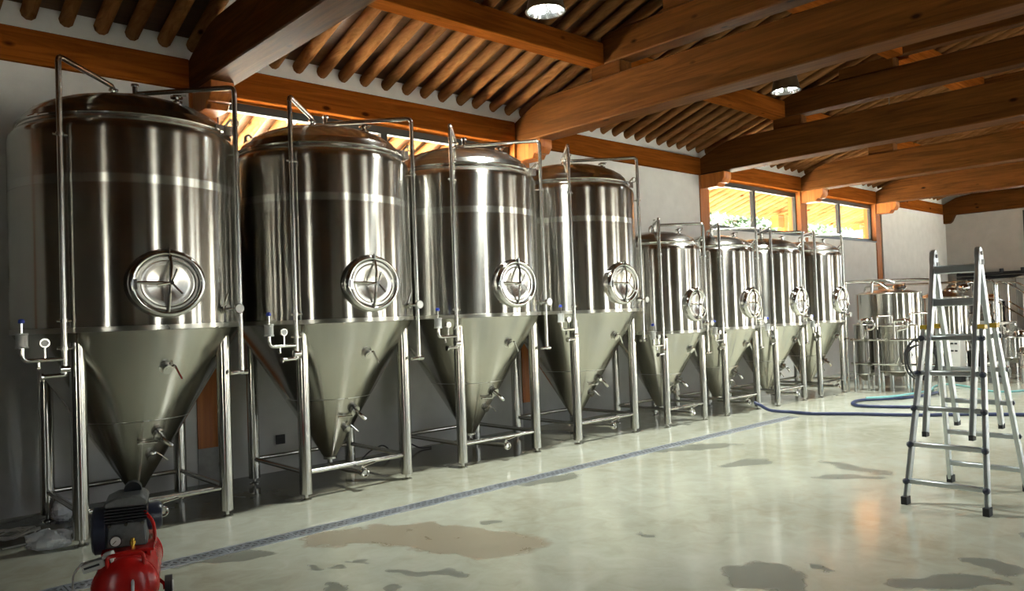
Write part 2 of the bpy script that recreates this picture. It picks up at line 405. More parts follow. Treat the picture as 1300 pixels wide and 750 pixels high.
MB().box(X1+0.04, X1+0.05, ya+0.07, yb-0.07, 3.07, 3.83).build('pane', 'glass', we)
# wall and doorways opposite the tanks
OPP_H = [(3.4, 4.5, 0.0, 5.2), (10.2, 11.8, 0.0, 5.2), (16.1, 18.6, 0.0, 5.2), (20.1, 22.2, 0.0, 5.2)]
wf = MB()
for (a0, a1, z0_, z1_) in holed((X0-0.25, X1+0.25), 5.75, OPP_H): wf.box(a0, a1, Y0-0.25, Y0, z0_, z1_)
wf = wf.build('wall_front', 'darkwood'); tag(wf, 'dark timber wall with tall doorways facing the tanks', kind='structure')
for xa_, xb_ in ((-1.6, 1.7), (12.2, 15.6)): MB().box(xa_, xb_, Y0, Y0+0.02, 0.0, 5.2).build('plaster_panel', 'plaster', wf)
LEFT_H = [(-2.5, -1.6, 0.0, 3.6)]
wlft = MB()
for (a0, a1, z0_, z1_) in holed((Y0, YW+0.28), 7.85, LEFT_H): wlft.box(X0-0.25, X0, a0, a1, z0_, z1_)
wlft = wlft.build('wall_left', 'darkwood'); tag(wlft, 'dark timber end wall of the hall', kind='structure')
dn_ = 0
for (a0, a1, z0_, z1_) in OPP_H:
    dn_ += 1; f_ = MB(); yq = Y0-0.12
    f_.box(a0, a0+0.07, yq-0.04, yq+0.04, 0, z1_); f_.box(a1-0.07, a1, yq-0.04, yq+0.04, 0, z1_); f_.box(a0+0.07, a1-0.07, yq-0.04, yq+0.04, z1_-0.07, z1_)
    
    d_ = f_.build('door_%d' % dn_, 'frame'); tag(d_, 'dark framed open doorway opposite the tanks', kind='structure')
    portal((a0+a1)/2, Y0-0.2, z1_/2, a1-a0, z1_, (PI/2, 0, PI))
for (a0, a1, z0_, z1_), xq, rz in ((END_H[0], X1+0.12, -PI/2), (LEFT_H[0], X0-0.12, PI/2)):
    dn_ += 1; f_ = MB()
    f_.box(xq-0.04, xq+0.04, a0, a0+0.07, 0, z1_); f_.box(xq-0.04, xq+0.04, a1-0.07, a1, 0, z1_); f_.box(xq-0.04, xq+0.04, a0+0.07, a1-0.07, z1_-0.07, z1_)
    d_ = f_.build('door_%d' % dn_, 'frame'); tag(d_, 'dark framed open doorway in an end wall', kind='structure')
    portal(xq+(0.1 if rz < 0 else -0.1), (a0+a1)/2, z1_/2, a1-a0, z1_, (PI/2, 0, PI/2 if rz < 0 else -PI/2))
for (xa, xb, win) in bays:
    if win: portal((xa+xb)/2, YW+0.2, (SILL+HEAD)/2, xb-xa, HEAD-SILL, (-PI/2, 0, 0))
portal(X1+0.15, (ya+yb)/2, 3.45, yb-ya, 0.9, (PI/2, 0, PI/2))

# roof: boards, round rafters, stacked beams and purlins
RR = 0.068
YE = 9.85
def roofz(y): return ZR+SL*(YW-y) if y > YR else ZR+SL*(YW-YR)-SL*(YR-y)
off = RR*2.0/math.cos(math.atan(SL))
prof = [(YE, roofz(YE)+off), (YR, roofz(YR)+off), (Y0-1.9, roofz(Y0-1.9)+off), (Y0-1.9, roofz(Y0-1.9)+off+0.12), (YR, roofz(YR)+off+0.12), (YE, roofz(YE)+off+0.12)]
ceil = MB().prism(prof, 0, X0-0.5, X1+0.5).build('ceiling', 'boards'); tag(ceil, 'pitched timber roof of round log rafters on stacked beams', kind='structure')
def rafter_mesh(seed):
    rnd = random.Random(seed); L = YE+0.03-YR; n = 10; segs = 9; vs = []; fs = []
    for i in range(segs+1):
        y = -L*i/segs; r = RR*(1+rnd.uniform(-0.07, 0.07)); dx = rnd.uniform(-0.008, 0.008)
        for j in range(n):
            t = 2*PI*j/n; vs.append((dx+r*math.cos(t), y, -SL*y+r*math.sin(t)/math.cos(math.atan(SL))))
    for i in range(segs):
        for j in range(n):
            k = (j+1) % n; fs.append((i*n+j, i*n+k, (i+1)*n+k, (i+1)*n+j))
    fs += [tuple(range(n)), tuple(range((segs+1)*n-1, segs*n-1, -1))]
    b_ = MB(); b_._add(vs, fs); return b_.mesh('rafter', 'rafter', 50)
rm = [rafter_mesh(i) for i in range(6)]
x = 0.62; i = 0
while x < X1-0.1:
    link('rafter', rm[i % 6], ceil, (x+random.uniform(-0.012, 0.012), YE+0.03, roofz(YE+0.03)+off/2))
    x += 0.2895; i += 1
for k, xb in enumerate([-1.6]+BEAMS):
    top, bot = 4.515, 3.99
    poly = [(YW+0.12, bot), (YW+0.12, 4.20), (7.86, 4.28), (7.72, 4.345), (7.5, 4.43), (7.3, 4.49), (7.12, top), (Y0, top), (Y0, bot)]
    bevel(MB().prism(poly, 0, xb, xb+BWID).build('tie_beam', 'beam', ceil), 0.014)
    s0, s1 = xb+0.03, xb+BWID-0.03
    bevel(MB().box(s0, s1, Y0+1.0, 6.25, 4.685, 5.06).build('upper_beam', 'beam', ceil), 0.014)
    bevel(MB().box(s0+0.04, s1-0.04, Y0+2.5, 4.45, 5.235, 5.53).build('collar_beam', 'beam', ceil), 0.012)
    for yy in (6.22, Y0+1.3): bevel(MB().box(s0+0.02, s1-0.02, yy-0.26, yy+0.22, top-0.01, 4.69).build('strut_block', 'beam', ceil), 0.01)
    for yy in (4.9, Y0+3.0): bevel(MB().box(s0+0.02, s1-0.02, yy-0.42, yy+0.40, 5.05, 5.24).build('strut_block', 'beam', ceil), 0.01)
xs = [X0, -1.6]+BEAMS+[X1]
for xa, xb in zip(xs[:-1], xs[1:]):
    xa_ = xa+(BWID-0.05 if xa != X0 else 0)
    for yy, z0_, z1_, hw in ((6.32, 4.68, 4.95, 0.115), (4.45, 5.20, 5.56, 0.115), (2.6, 5.86, 6.17, 0.11), (0.6, 6.54, 6.85, 0.11), (YR, 7.26, 7.56, 0.11)):
        bevel(MB().box(xa_, xb+0.05, yy-hw, yy+hw, z0_, z1_).build('purlin', 'plate', ceil), 0.01)

# veranda posts outside
for i, (xv, yv) in enumerate(((17.75, 9.45), (22.3, 9.45))):
    v_ = thing('veranda_post', 'orange timber veranda post outside the window %s' % ('beside the hanging ladder-side bay' if i else 'over the small fermenters'), 'post', (xv, yv, -0.15))
    v_['label'] = ('orange timber veranda post seen through the far window, nearest the grey end wall' if i else 'orange timber veranda post seen through the window above the small fermenters')
    MB().box(-0.1, 0.1, -0.1, 0.1, 0, 3.95).build('shaft', 'post', v_); MB().box(-0.36, -0.10, -0.09, 0.09, 3.62, 3.92).build('bracket', 'post', v_)

# ------------------------------------------------------------------ drain channel
dr = thing('floor_drain', 'long stainless steel drain channel set into the floor before the tanks', 'drain', (-1.0, 5.45, 0.0))
for yy in (-0.0765, 0.0765): MB().box(0, 11.3, yy-0.0085, yy+0.0085, 0, 0.006).build('channel_rim', 'grate', dr)
MB().box(0, 11.3, -0.068, 0.068, 0.0, 0.0015).build('channel_bed', 'greymetal', dr)
g_ = MB()
g_.box(0.004, 0.496, -0.067, -0.055, 0.002, 0.006).box(0.004, 0.496, 0.055, 0.067, 0.002, 0.006).box(0.004, 0.02, -0.055, 0.055, 0.002, 0.006).box(0.48, 0.496, -0.055, 0.055, 0.002, 0.006)
for k in range(7):
    xx = 0.055+k*0.065
    for sg in (-1, 1):
        g_.box(-0.0095, 0.0095, -0.062, 0.062, 0.002, 0.0058, Matrix.Translation((xx, 0, 0)) @ Matrix.Rotation(sg*0.62, 4, 'Z'))
gm = g_.mesh('drain_cover', 'grate')
for k in range(22): link('drain_cover', gm, dr, (0.15+k*0.5, 0, 0))

# ------------------------------------------------------------------ fermentation tanks
def ellipse_ring(prof, R, rx, rz, n=40, close=False):
    """shape on the tank front: prof of (scale, outward offset or None = lies on the shell)"""
    b_ = MB(); vs = []; fs = []
    for s_, o_ in prof:
        for i in range(n):
            t = 2*PI*i/n; xx = rx*s_*math.cos(t); zz = rz*s_*math.sin(t)
            yy = -(math.sqrt(R*R-xx*xx)-0.004) if o_ is None else -(R+o_)
            vs.append((xx, yy, zz))
    for k in range(len(prof)-1):
        for i in range(n):
            j = (i+1) % n; fs.append((k*n+i, k*n+j, (k+1)*n+j, (k+1)*n+i))
    if close: fs.append(tuple(range((len(prof)-1)*n, len(prof)*n)))
    return b_._add(vs, fs)

def valve(parent, name, p, d, r=0.032, lever=(0, 0, 1)):
    """clamped butterfly valve: body along d with a lever"""
    p = Vector(p); d = Vector(d).normalized(); lv = Vector(lever).normalized()
    q = MB(); q.cyl(p, p+d*0.05, r*0.62, n=12); q.cyl(p+d*0.012, p+d*0.024, r, n=14); q.cyl(p+d*0.034, p+d*0.048, r*1.1, n=14)
    o = q.build(name, 'chrome', parent)
    h_ = MB(); c0 = p+d*0.03; side = d.cross(lv).normalized() if abs(d.dot(lv)) < 0.9 else d.orthogonal()
    h_.cyl(c0, c0+side*r*1.6, r*0.3, n=8); h_.cyl(c0+side*r*1.6, c0+side*r*1.6+lv*r*3.4, r*0.24, n=8)
    h_.build('lever', 'chrome', o)
    return o

def make_tank(name, label, group, R, ls, zs, zt, zl, cone_b, mz, rx, rz, band, pz, zlp, zrp, lpip, rpip):
    """R shell radius, ls leg half spacing, zs cone seam, zt shell top, zl lid crown, cone_b cone bottom, mz manway height"""
    T = thing(name, label, 'tank', group=group)
    k = R/0.82
    # shell
    MB().lathe([(R-0.03, zs-0.005), (R, zs), (R, zt-0.05), (R-0.006, zt-0.02), (R-0.02, zt)], 96).build('shell', 'shell', T, angle=25)
    sb = MB().lathe([(R-0.005, zs-0.022), (R+0.004, zs-0.018), (R+0.004, zs+0.016), (R-0.005, zs+0.02)], 96)
    sb.build('weld_band', 'seam', T, angle=25)
    if band: MB().lathe([(R-0.005, band-0.035), (R+0.0015, band-0.033), (R+0.0015, band+0.033), (R-0.005, band+0.035)], 96).build('weld_band', 'band', T, angle=25)
    # cone
    ob = 0.055
    MB().lathe([(ob, cone_b), (R-0.004, zs-0.01)], 96).build('cone', 'cone', T, angle=25)
    zc = cone_b+(zs-cone_b)*0.45; rc = ob+(R-ob)*0.45
    def cr(z): return ob+(R-ob)*(z-cone_b)/(zs-cone_b)
    MB().lathe([(cr(zc-0.008)-0.002, zc-0.008), (rc+0.003, zc), (cr(zc+0.008)-0.002, zc+0.008)], 96).build('cone_seam', 'seam', T)
    # lid: ledge, clamp rim and dome
    hd = zl-zt
    lidp = [(R-0.02, zt-0.003), (R*0.945, zt+0.03*k), (R*0.925, zt+0.045*k), (R*0.925, zt+0.075*k), (R*0.90, zt+0.10*k)]
    for q in range(1, 9):
        t = q/8; lidp.append((R*0.90*math.cos(t*PI/2), zt+0.10*k+(hd-0.10*k)*math.sin(t*PI/2)**1.15))
    lidp[-1] = (0.0, zl)
    MB().lathe(lidp, 72).build('lid', 'lid', T, angle=22)
    rg = MB(); rg.torus((0, 0, zt+0.075*k), (0, 0, 1), R*0.93, 0.013, 72, 8); rg.build('lid_rim', 'chrome', T)
    for sg in (-1, 1):        # lifting lugs
        lg = MB(); n = 14; cx = -0.70*R if sg < 0 else 0.84*R; cy = (0.36 if sg < 0 else 0.10)*R; zb = zt+(0.16 if sg < 0 else 0.09)*k
        outer = []; inner = []
        for i in range(n+1):
            t = PI*i/n; outer.append((0.045*math.cos(t), zb+0.10+0.045*math.sin(t))); inner.append((0.020*math.cos(t), zb+0.10+0.020*math.sin(t)))
        outer = [(0.06, zb-0.05)]+outer+[(-0.06, zb-0.05)]
        lowr = [(0.020*math.cos(PI+PI*i/n), zb+0.10+0.020*math.sin(PI+PI*i/n)) for i in range(n+1)]
        poly = outer+[(-0.02, zb-0.05)]+[(-0.001, zb-0.05), (-0.001, zb+0.08)]+[(0.020*math.sin(-2*PI*i/28)-0.0, zb+0.10-0.020*math.cos(2*PI*i/28)) for i in range(1, 28)]+[(0.001, zb+0.08), (0.001, zb-0.05)]
        lg.prism(poly, 1, cy-0.008, cy+0.008); lg.v = [(q[0]+cx, q[1], q[2]) for q in lg.v]
        lg.build('lifting_lug', 'steel', T)
    # legs with adjustable feet, and the bars that tie them
    for sx in (-1, 1):
        for sy in (-1, 1):
            rl = 0.056*(0.85 if k < 0.9 else 1)
            zt_l = zs-0.03-0.06*k
            L_ = MB(); L_.cyl((sx*ls, sy*ls, 0.055), (sx*ls, sy*ls, zt_l), rl, n=20); lo = L_.build('leg', 'leg', T)
            ft = MB(); ft.lathe([(0.0, 0.0), (0.05, 0.0), (0.05, 0.008), (0.018, 0.02), (0.018, 0.06)], 16, (sx*ls, sy*ls, 0)); ft.build('foot', 'steel', lo)
    zb = 0.245
    for p0, p1 in (((-ls, -ls), (ls, -ls)), ((-ls, ls), (ls, ls)), ((-ls, -ls), (-ls, ls)), ((ls, -ls), (ls, ls))):
        MB().cyl((*p0, zb), (*p1, zb), 0.022, n=12).build('frame_bar', 'steel', T)
    # manway: collar, door, crossbar and screw handle
    mw = ellipse_ring([(1.0, None), (0.985, 0.012), (0.96, 0.03), (0.92, 0.047), (0.88, 0.052), (0.84, 0.05), (0.81, 0.04), (0.80, 0.02), (0.80, 0.0)], R, rx, rz)
    mw.v = [(q[0], q[1], q[2]+mz) for q in mw.v]; mo = mw.build('manway', 'chrome', T, angle=60)
    dd = ellipse_ring([(0.795, 0.0), (0.79, 0.028), (0.76, 0.036), (0.70, 0.036), (0.67, 0.028), (0.64, 0.030), (0.5, 0.024), (0.3, 0.015), (0.1, 0.007)], R, rx, rz, close=True)
    dd.v = [(q[0], q[1], q[2]+mz) for q in dd.v]; dd.build('door', 'lid', mo, angle=40)
    y = -(R+0.062); hb = MB()
    hb.tube([(0.015, y+0.02, mz+rz*0.80), (0.012, y-0.008, mz+rz*0.45), (0.0, y-0.012, mz), (-0.005, y-0.008, mz-rz*0.45), (-0.008, y+0.02, mz-rz*0.82)], 0.012, 8)
    hb.tube([(-rx*0.82, y+0.02, mz+0.005), (-rx*0.4, y-0.002, mz+0.004), (0, y-0.010, mz)], 0.011, 8)
    hb.box(-rx*0.86, -rx*0.78, y-0.002, y+0.03, mz-0.05, mz+0.03)
    hb.build('crossbar', 'chrome', mo)
    hh = MB(); hh.cyl((0, y, mz), (0, y-0.055, mz), 0.016, n=10)
    for t in (0.35, 0.35+2.1, 0.35+4.2): hh.cyl((0, y-0.045, mz), (0.11*math.sin(t), y-0.06, mz+0.11*math.cos(t)), 0.008, n=8)
    hh.build('screw_handle', 'chrome', mo)
    hg = MB(); hg.cyl((0.0, y+0.03, mz+rz*0.93), (0.0, y+0.0, mz+rz*0.93), 0.014, n=8); hg.cyl((-0.0, y+0.0, mz+rz*0.84), (0.0, y+0.0, mz+rz*1.02), 0.010, n=8); hg.build('hinge', 'chrome', mo)
    # pipe that leaves the lid and drops at the left, with clamps and its gas lock
    lx, ly = lpip; zd = zl-0.03
    lp = MB(); lp.tube([(-0.12*k, -0.08, zd), (-0.12*k, -0.08, pz), (lx, ly, pz), (lx, ly, zlp)], 0.021, 10, 0.05)
    lp.cyl((-0.12*k, -0.08, zd-0.02), (-0.12*k, -0.08, zd+0.05), 0.034, n=12); lp.cyl((-0.12*k, -0.08, zd+0.075), (-0.12*k, -0.08, zd+0.09), 0.038, n=12)
    lpo = lp.build('gas_pipe', 'steel', T)
    for zz in (zt-0.12, zs+0.07, zlp+0.16):
        c_ = MB(); c_.cyl((lx, ly, zz-0.012), (lx, ly, zz+0.012), 0.029, n=12)
        rr_ = math.hypot(lx, ly); e = (lx/rr_, ly/rr_); rin = R if zz > zs else max(cr(zz), 0.1); rin = min(rin, rr_)
        c_.cyl((lx, ly, zz), (e[0]*(rin-0.01), e[1]*(rin-0.01), zz), 0.008, n=8); c_.cyl((lx-0.045, ly, zz), (lx+0.05, ly, zz), 0.010, n=8)
        c_.build('pipe_clamp', 'steel', lpo)
    zg = zlp+0.085; dx = -0.27
    br = MB(); br.tube([(lx, ly, zg), (lx+dx, ly-0.04, zg), (lx+dx, ly-0.04, zg+0.10)], 0.017, 10, 0.05)
    br.cyl((lx+dx*0.48, ly-0.02, zg), (lx+dx*0.48, ly-0.02, zg+0.09), 0.010, n=8)
    br.cyl((lx+dx*0.62, ly-0.02, zg), (lx+dx*0.62, ly-0.02, zg-0.05), 0.008, n=8); br.sphere((lx+dx*0.62, ly-0.02, zg-0.055), 0.014, 8, 6)
    br.build('gas_branch', 'chrome', lpo)
    ga = MB(); gc = Vector((lx+dx*0.48, ly-0.02, zg+0.12)); ga.cyl(gc+Vector((0, 0.015, 0)), gc+Vector((0, -0.018, 0)), 0.032, n=18); go = ga.build('pressure_gauge', 'steel', lpo)
    MB().cyl(gc+Vector((0, -0.018, 0)), gc+Vector((0, -0.020, 0)), 0.024, n=18).build('dial', 'dial', go)
    su = MB(); sx_, sy_ = lx+dx, ly-0.04
    su.lathe([(0.0, zg+0.09), (0.042, zg+0.09), (0.042, zg+0.10), (0.038, zg+0.105), (0.038, zg+0.18), (0.042, zg+0.185), (0.042, zg+0.195), (0.0, zg+0.195)], 16, (sx_, sy_, 0)); so_ = su.build('gas_lock', 'panelgrey', lpo)
    MB().cyl((sx_, sy_, zg+0.195), (sx_, sy_, zg+0.27), 0.008, n=8).build('stem', 'chrome', so_)
    MB().lathe([(0.0, zg+0.265), (0.020, zg+0.265), (0.022, zg+0.275), (0.018, zg+0.292), (0.0, zg+0.298)], 12, (sx_, sy_, 0)).build('blue_cap', 'blue', so_)
    en = MB(); en.tube([(lx, ly, zlp+0.005), (lx, ly, zlp-0.03), (lx-0.15, ly-0.02, zlp-0.035)], 0.018, 10, 0.03); en.cyl((lx-0.155, ly-0.02, zlp-0.035), (lx-0.14, ly-0.02, zlp-0.035), 0.028, n=12); en.cyl((lx-0.03, ly, zlp+0.012), (lx+0.03, ly, zlp+0.012), 0.03, n=12); en.build('pipe_end', 'chrome', lpo)
    # riser and cleaning pipe at the right
    rx_, ry_ = rpip; xr = 0.06*k
    rp = MB(); rp.cyl((xr, 0.0, zd-0.02), (xr, 0, pz+0.07), 0.022, n=12); rp.cyl((xr, 0, pz+0.055), (xr, 0, pz+0.075), 0.032, n=12); rp.cyl((xr, 0, zd+0.02), (xr, 0, zd+0.035), 0.036, n=12)
    rp.tube([(xr-0.11, 0.02, zd), (xr-0.11, 0.02, pz-0.03), (xr, 0, pz-0.02)], 0.017, 8, 0.05)
    rp.tube([(xr, 0, pz-0.01), (rx_, ry_, pz-0.01), (rx_, ry_, zrp)], 0.021, 10, 0.05); rpo = rp.build('cleaning_pipe', 'steel', T)
    for zz in (zt-0.12, zs+0.12):
        c_ = MB(); rr_ = math.hypot(rx_, ry_); e = (rx_/rr_, ry_/rr_)
        c_.cyl((rx_, ry_, zz-0.012), (rx_, ry_, zz+0.012), 0.029, n=12); c_.cyl((rx_, ry_, zz), (e[0]*(R-0.01), e[1]*(R-0.01), zz), 0.008, n=8); c_.build('pipe_clamp', 'steel', rpo)
    en = MB(); en.cyl((rx_+0.01, ry_, zrp-0.01), (rx_-0.10, ry_-0.02, zrp-0.015), 0.017, n=10); en.sphere((rx_, ry_, zrp-0.01), 0.026, 10, 8); en.cyl((rx_+0.01, ry_, zrp-0.01), (rx_+0.045, ry_, zrp-0.01), 0.026, n=12); en.build('pipe_end', 'chrome', rpo)
    # lid fittings
    lv = MB(); q = (0.26*k, -0.36*k, zl-0.10*k)
    lv.cyl((q[0], q[1], q[2]-0.05), (q[0], q[1], q[2]+0.06), 0.024, n=12); lv.cyl((q[0], q[1], q[2]+0.045), (q[0], q[1], q[2]+0.058), 0.045, n=14); lv.cyl((q[0], q[1], q[2]+0.085), (q[0], q[1], q[2]+0.10), 0.05, n=14); lv.cyl((q[0], q[1], q[2]+0.05), (q[0], q[1], q[2]+0.09), 0.018, n=10)
    lv.cyl((q[0]-0.03, q[1], q[2]+0.105), (q[0]+0.07, q[1]-0.02, q[2]+0.115), 0.008, n=8); lv.build('relief_valve', 'chrome', T)
    lc = MB(); q = (0.56*k, -0.52*k, zt+0.11*k)
    lc.box(q[0]-0.07, q[0]+0.07, q[1]-0.025, q[1]+0.025, q[2]-0.06, q[2]+0.02, None); lc.cyl((q[0], q[1], q[2]), (q[0]+0.05, q[1]-0.05, q[2]+0.075), 0.011, n=8); lc.torus((q[0]+0.09, q[1]-0.03, q[2]+0.05), (0, 1, 0.3), 0.03, 0.007, 14, 6); lc.build('lid_clamp', 'steel', T)
    # thermometer and valve at the right of the manway
    aa = math.radians(-55); e = Vector((math.cos(aa), math.sin(aa), 0)); zz = zs+0.12*k
    base = e*(R-0.01)+Vector((0, 0, zz)); vo = valve(T, 'carbonation_valve', base, e, 0.034, (0.4, 0, 1))
    tm = MB(); c = base+e*0.085+Vector((0.055, 0.0, 0.0)); tm.cyl(base+e*0.04, c, 0.009, n=8); tm.cyl(c-Vector((0, 0.012, 0)), c-Vector((0, -0.012, 0)), 0.042, n=18); to = tm.build('thermometer', 'chrome', T)
    MB().cyl(c-Vector((0, 0.0125, 0)), c-Vector((0, 0.0145, 0)), 0.035, n=18).build('dial', 'dial', to)
    # ports on the cone
    slope = math.atan((R-ob)/(zs-cone_b)); nrm = Vector((0, -math.cos(slope), -math.sin(slope)))
    def on_cone(ang, z): r_ = cr(z); return Vector((r_*math.sin(ang), -r_*math.cos(ang), z)), Vector((math.sin(ang)*math.cos(slope), -math.cos(ang)*math.cos(slope), -math.sin(slope)))
    hz = zs-cone_b
    pt, nn = on_cone(0.06, cone_b+hz*0.77); sp = MB(); sp.cyl(pt-nn*0.01, pt+nn*0.006, 0.055, n=20); sp.build('port_pad', 'seam', T); valve(T, 'sample_valve', pt, nn, 0.036, (0.5, 0, -1))
    pt, nn = on_cone(0.20, cone_b+hz*0.37); vo = valve(T, 'racking_valve', pt, nn, 0.046, (-1, 0, 0.05))
    el = MB(); el.tube([pt+nn*0.05, pt+nn*0.11, pt+nn*0.11+Vector((0.06, 0, -0.05))], 0.020, 8, 0.03); el.build('racking_elbow', 'chrome', vo)
    pt, nn = on_cone(0.16, cone_b+hz*0.23); valve(T, 'thermowell', pt, nn, 0.034, (0.7, 0, -0.6))
    # bottom outlet
    bo = MB(); bo.tube([(0, 0, cone_b+0.03), (0, 0, 0.15), (0.0, -ls-0.06, 0.165)], 0.026, 10, 0.07); bo.cyl((0, 0, cone_b-0.012), (0, 0, cone_b+0.008), 0.068, n=18); bo.build('outlet_pipe', 'steel', T)
    ov = valve(T, 'outlet_valve', (0, -ls-0.06, 0.165), (0, -1, 0), 0.040, (1, 0, 0.15)); rg = MB(); rg.torus((0, -ls-0.115, 0.165), (0, 1, 0), 0.032, 0.010, 18, 8); rg.build('clamp_ring', 'chrome', ov)
    return T

BIG = [((2.01, 6.97), 'large conical steel fermentation tank standing behind the red air compressor, end of the row'),
       ((3.82, 6.97), 'large conical steel fermentation tank, second in the row from the air compressor'),
       ((5.62, 6.97), 'large conical steel fermentation tank, third in the row from the air compressor'),
       ((7.39, 6.95), 'large conical steel fermentation tank, last large one before the small fermenters')]
SML = [((8.93, 6.73), 'small conical steel fermentation tank right beside the last large tank'),
       ((10.31, 6.69), 'small conical steel fermentation tank, second of the four small ones from the large tanks'),
       ((11.69, 6.64), 'small conical steel fermentation tank, third of the four small ones from the large tanks'),
       ((13.06, 6.60), 'small conical steel fermentation tank beside the brewhouse pipes, end of the row')]
big = make_tank('fermentation_tank', BIG[0][1], 'large fermentation tanks in the row', 0.873, 0.545, 1.60, 3.15, 3.53, 0.24, 1.93, 0.295, 0.265, 2.725, 3.61, 1.31, 1.21, (-0.655, -0.66), (0.655, -0.66))
sml = make_tank('fermentation_tank', SML[0][1], 'small fermentation tanks in the row', 0.648, 0.435, 1.28, 2.45, 2.70, 0.21, 1.64, 0.235, 0.235, None, 2.81, 1.03, 0.96, (-0.52, -0.48), (0.54, -0.47))
for proto, L in ((big, BIG), (sml, SML)):
    for i, ((tx, ty), lab) in enumerate(L):
        o = proto if i == 0 else copy_tree(proto)
        o.location = (tx, ty, 0); o['label'] = lab

# ------------------------------------------------------------------ lamps
def make_lamp():
    L = thing('ceiling_lamp', 'round silver downlight hanging under the rafters', 'lamp', group='round downlights under the rafters')
    ho_ = MB().lathe([(0.19, 0.0), (0.205, 0.0), (0.205, 0.012), (0.19, 0.03), (0.155, 0.20), (0.10, 0.24), (0.095, 0.34), (0.0, 0.34)], 32, caps=False).build('housing', 'lampcan', L)
    MB().lathe([(0.188, 0.004), (0.165, 0.07), (0.12, 0.15), (0.0, 0.185)], 32, caps=False).build('reflector', 'reflector', L)
    for k in range(6):
        t = 2*PI*k/6; MB().cyl((0.09*math.cos(t), 0.09*math.sin(t), 0.155), (0.12*math.cos(t), 0.12*math.sin(t), 0.03), 0.022, n=8).build('lamp_tube', 'glow', L)
    MB().cyl((0, 0, 0.33), (0, 0, 0.72), 0.012, n=8).build('stem', 'lampcan', L)
    pl = bpy.data.lights.new('lamp_light', 'SPOT'); pl.energy = LAMP_W; pl.shadow_soft_size = 0.17; pl.color = (0.96, 1.0, 0.93); pl.spot_size = math.radians(112); pl.spot_blend = 0.85
    po = bpy.data.objects.new('lamp_light', pl); COL.objects.link(po); po.parent = L; po.location = (0, 0, -0.005)
    return L
lamp = make_lamp()
spots = [(5.45, 5.32), (10.2, 5.29), (13.9, 5.32), (10.2, -0.9), (13.9, -0.9)]
LAB = ['round silver downlight hanging under the rafters above the large tanks', 'round silver downlight hanging under the rafters past the second tie beam',
       'round silver downlight under the rafters by the small tanks\' window',
       'round silver downlight near the doorway wall, facing the last large tank',
       'round silver downlight near the doorway wall, facing the small tanks']
for i, (lx, ly) in enumerate(spots):
    o = lamp if i == 0 else copy_tree(lamp)
    o.location = (lx, ly, 4.6 if ly > 3 else roofz(ly)-0.62); o['label'] = LAB[i]

# ------------------------------------------------------------------ ladder
LD = thing('folding_ladder', 'silver telescopic folding ladder standing open on the floor', 'ladder', (6.85, 2.165, 0))
# local x: along the hall, local y: towards the wall; hinge at z 1.95
HT = 1.95
def side(sg, foot_dx, name):
    # line of the ladder side: from foot (foot_dx, z 0) to hinge (0, HT)
    def P(z, y): return Vector((foot_dx*(1-z/HT), y, z))
    def half(z): return 0.285-0.075*min(z, 1.36)/1.36
    e = Vector((-foot_dx, 0, HT)).normalized()
    def rail(y0_, z0_, y1_, z1_, wx, wy, mat, nm, off=0.0):
        p0 = P(z0_, y0_); p1 = P(z1_, y1_); d = (p1-p0).normalized(); yv = Vector((0, 1, 0)); yv = (yv-d*d.dot(yv)).normalized(); xv = yv.cross(d)
        Mx = Matrix((xv, yv, d)).transposed().to_4x4(); Mx.translation = p0+xv*off
        return bevel(MB().box(-wx/2, wx/2, -wy/2, wy/2, 0, (p1-p0).length, Mx).build(nm, mat, LD), 0.006)
    zi0 = 0.55
    for ys in (-1, 1):
        rail(ys*0.165, zi0, ys*0.165, HT, 0.066, 0.034, 'alu', 'inner_rail')
        o = rail(ys*half(0), 0.03, ys*half(1.36), 1.36, 0.064, 0.032, 'alu', 'outer_rail')
        c = P(0.0, ys*half(0)); MB().box(c.x-0.04, c.x+0.04, c.y-0.022, c.y+0.022, 0.0, 0.06).build('foot', 'rubber', o)
        c = P(1.375, ys*half(1.36)); MB().box(c.x-0.037, c.x+0.037, c.y-0.024, c.y+0.024, c.z-0.02, c.z+0.015).build('rail_cap', 'yellow', o)
        c = P(zi0, ys*0.165); MB().box(c.x-0.034, c.x+0.034, c.y-0.016, c.y+0.016, c.z-0.03, c.z+0.01).build('rail_plug', 'rubber', LD)
    for z in (0.175, 0.455, 0.735, 1.01, 1.285):
        hw = half(z); c = P(z, 0)
        rg = MB(); rg.box(c.x-0.022, c.x+0.022, -hw, hw, c.z-0.019, c.z+0.019); ro = bevel(rg.build('rung', 'alu', LD), 0.006)
        for ys in (-1, 1):
            kx = -0.045*(1 if foot_dx < 0 else -1)
            kn = MB(); kn.cyl((c.x+kx*0.4, ys*(hw+0.005), c.z), (c.x+kx, ys*(hw+0.005), c.z), 0.024, n=12); kn.sphere((c.x+kx, ys*(hw+0.005), c.z), 0.022, 10, 6); kn.build('lock_knob', 'bluemetal', ro)
    for z in (1.57, 1.835):
        c = P(z, 0); off = 0.0
        bevel(MB().box(c.x-0.022, c.x+0.022, -0.165, 0.165, c.z-0.032, c.z+0.032).build('rung', 'alu', LD), 0.006)
side(-1, -0.50, 'front'); side(1, 0.50, 'rear')
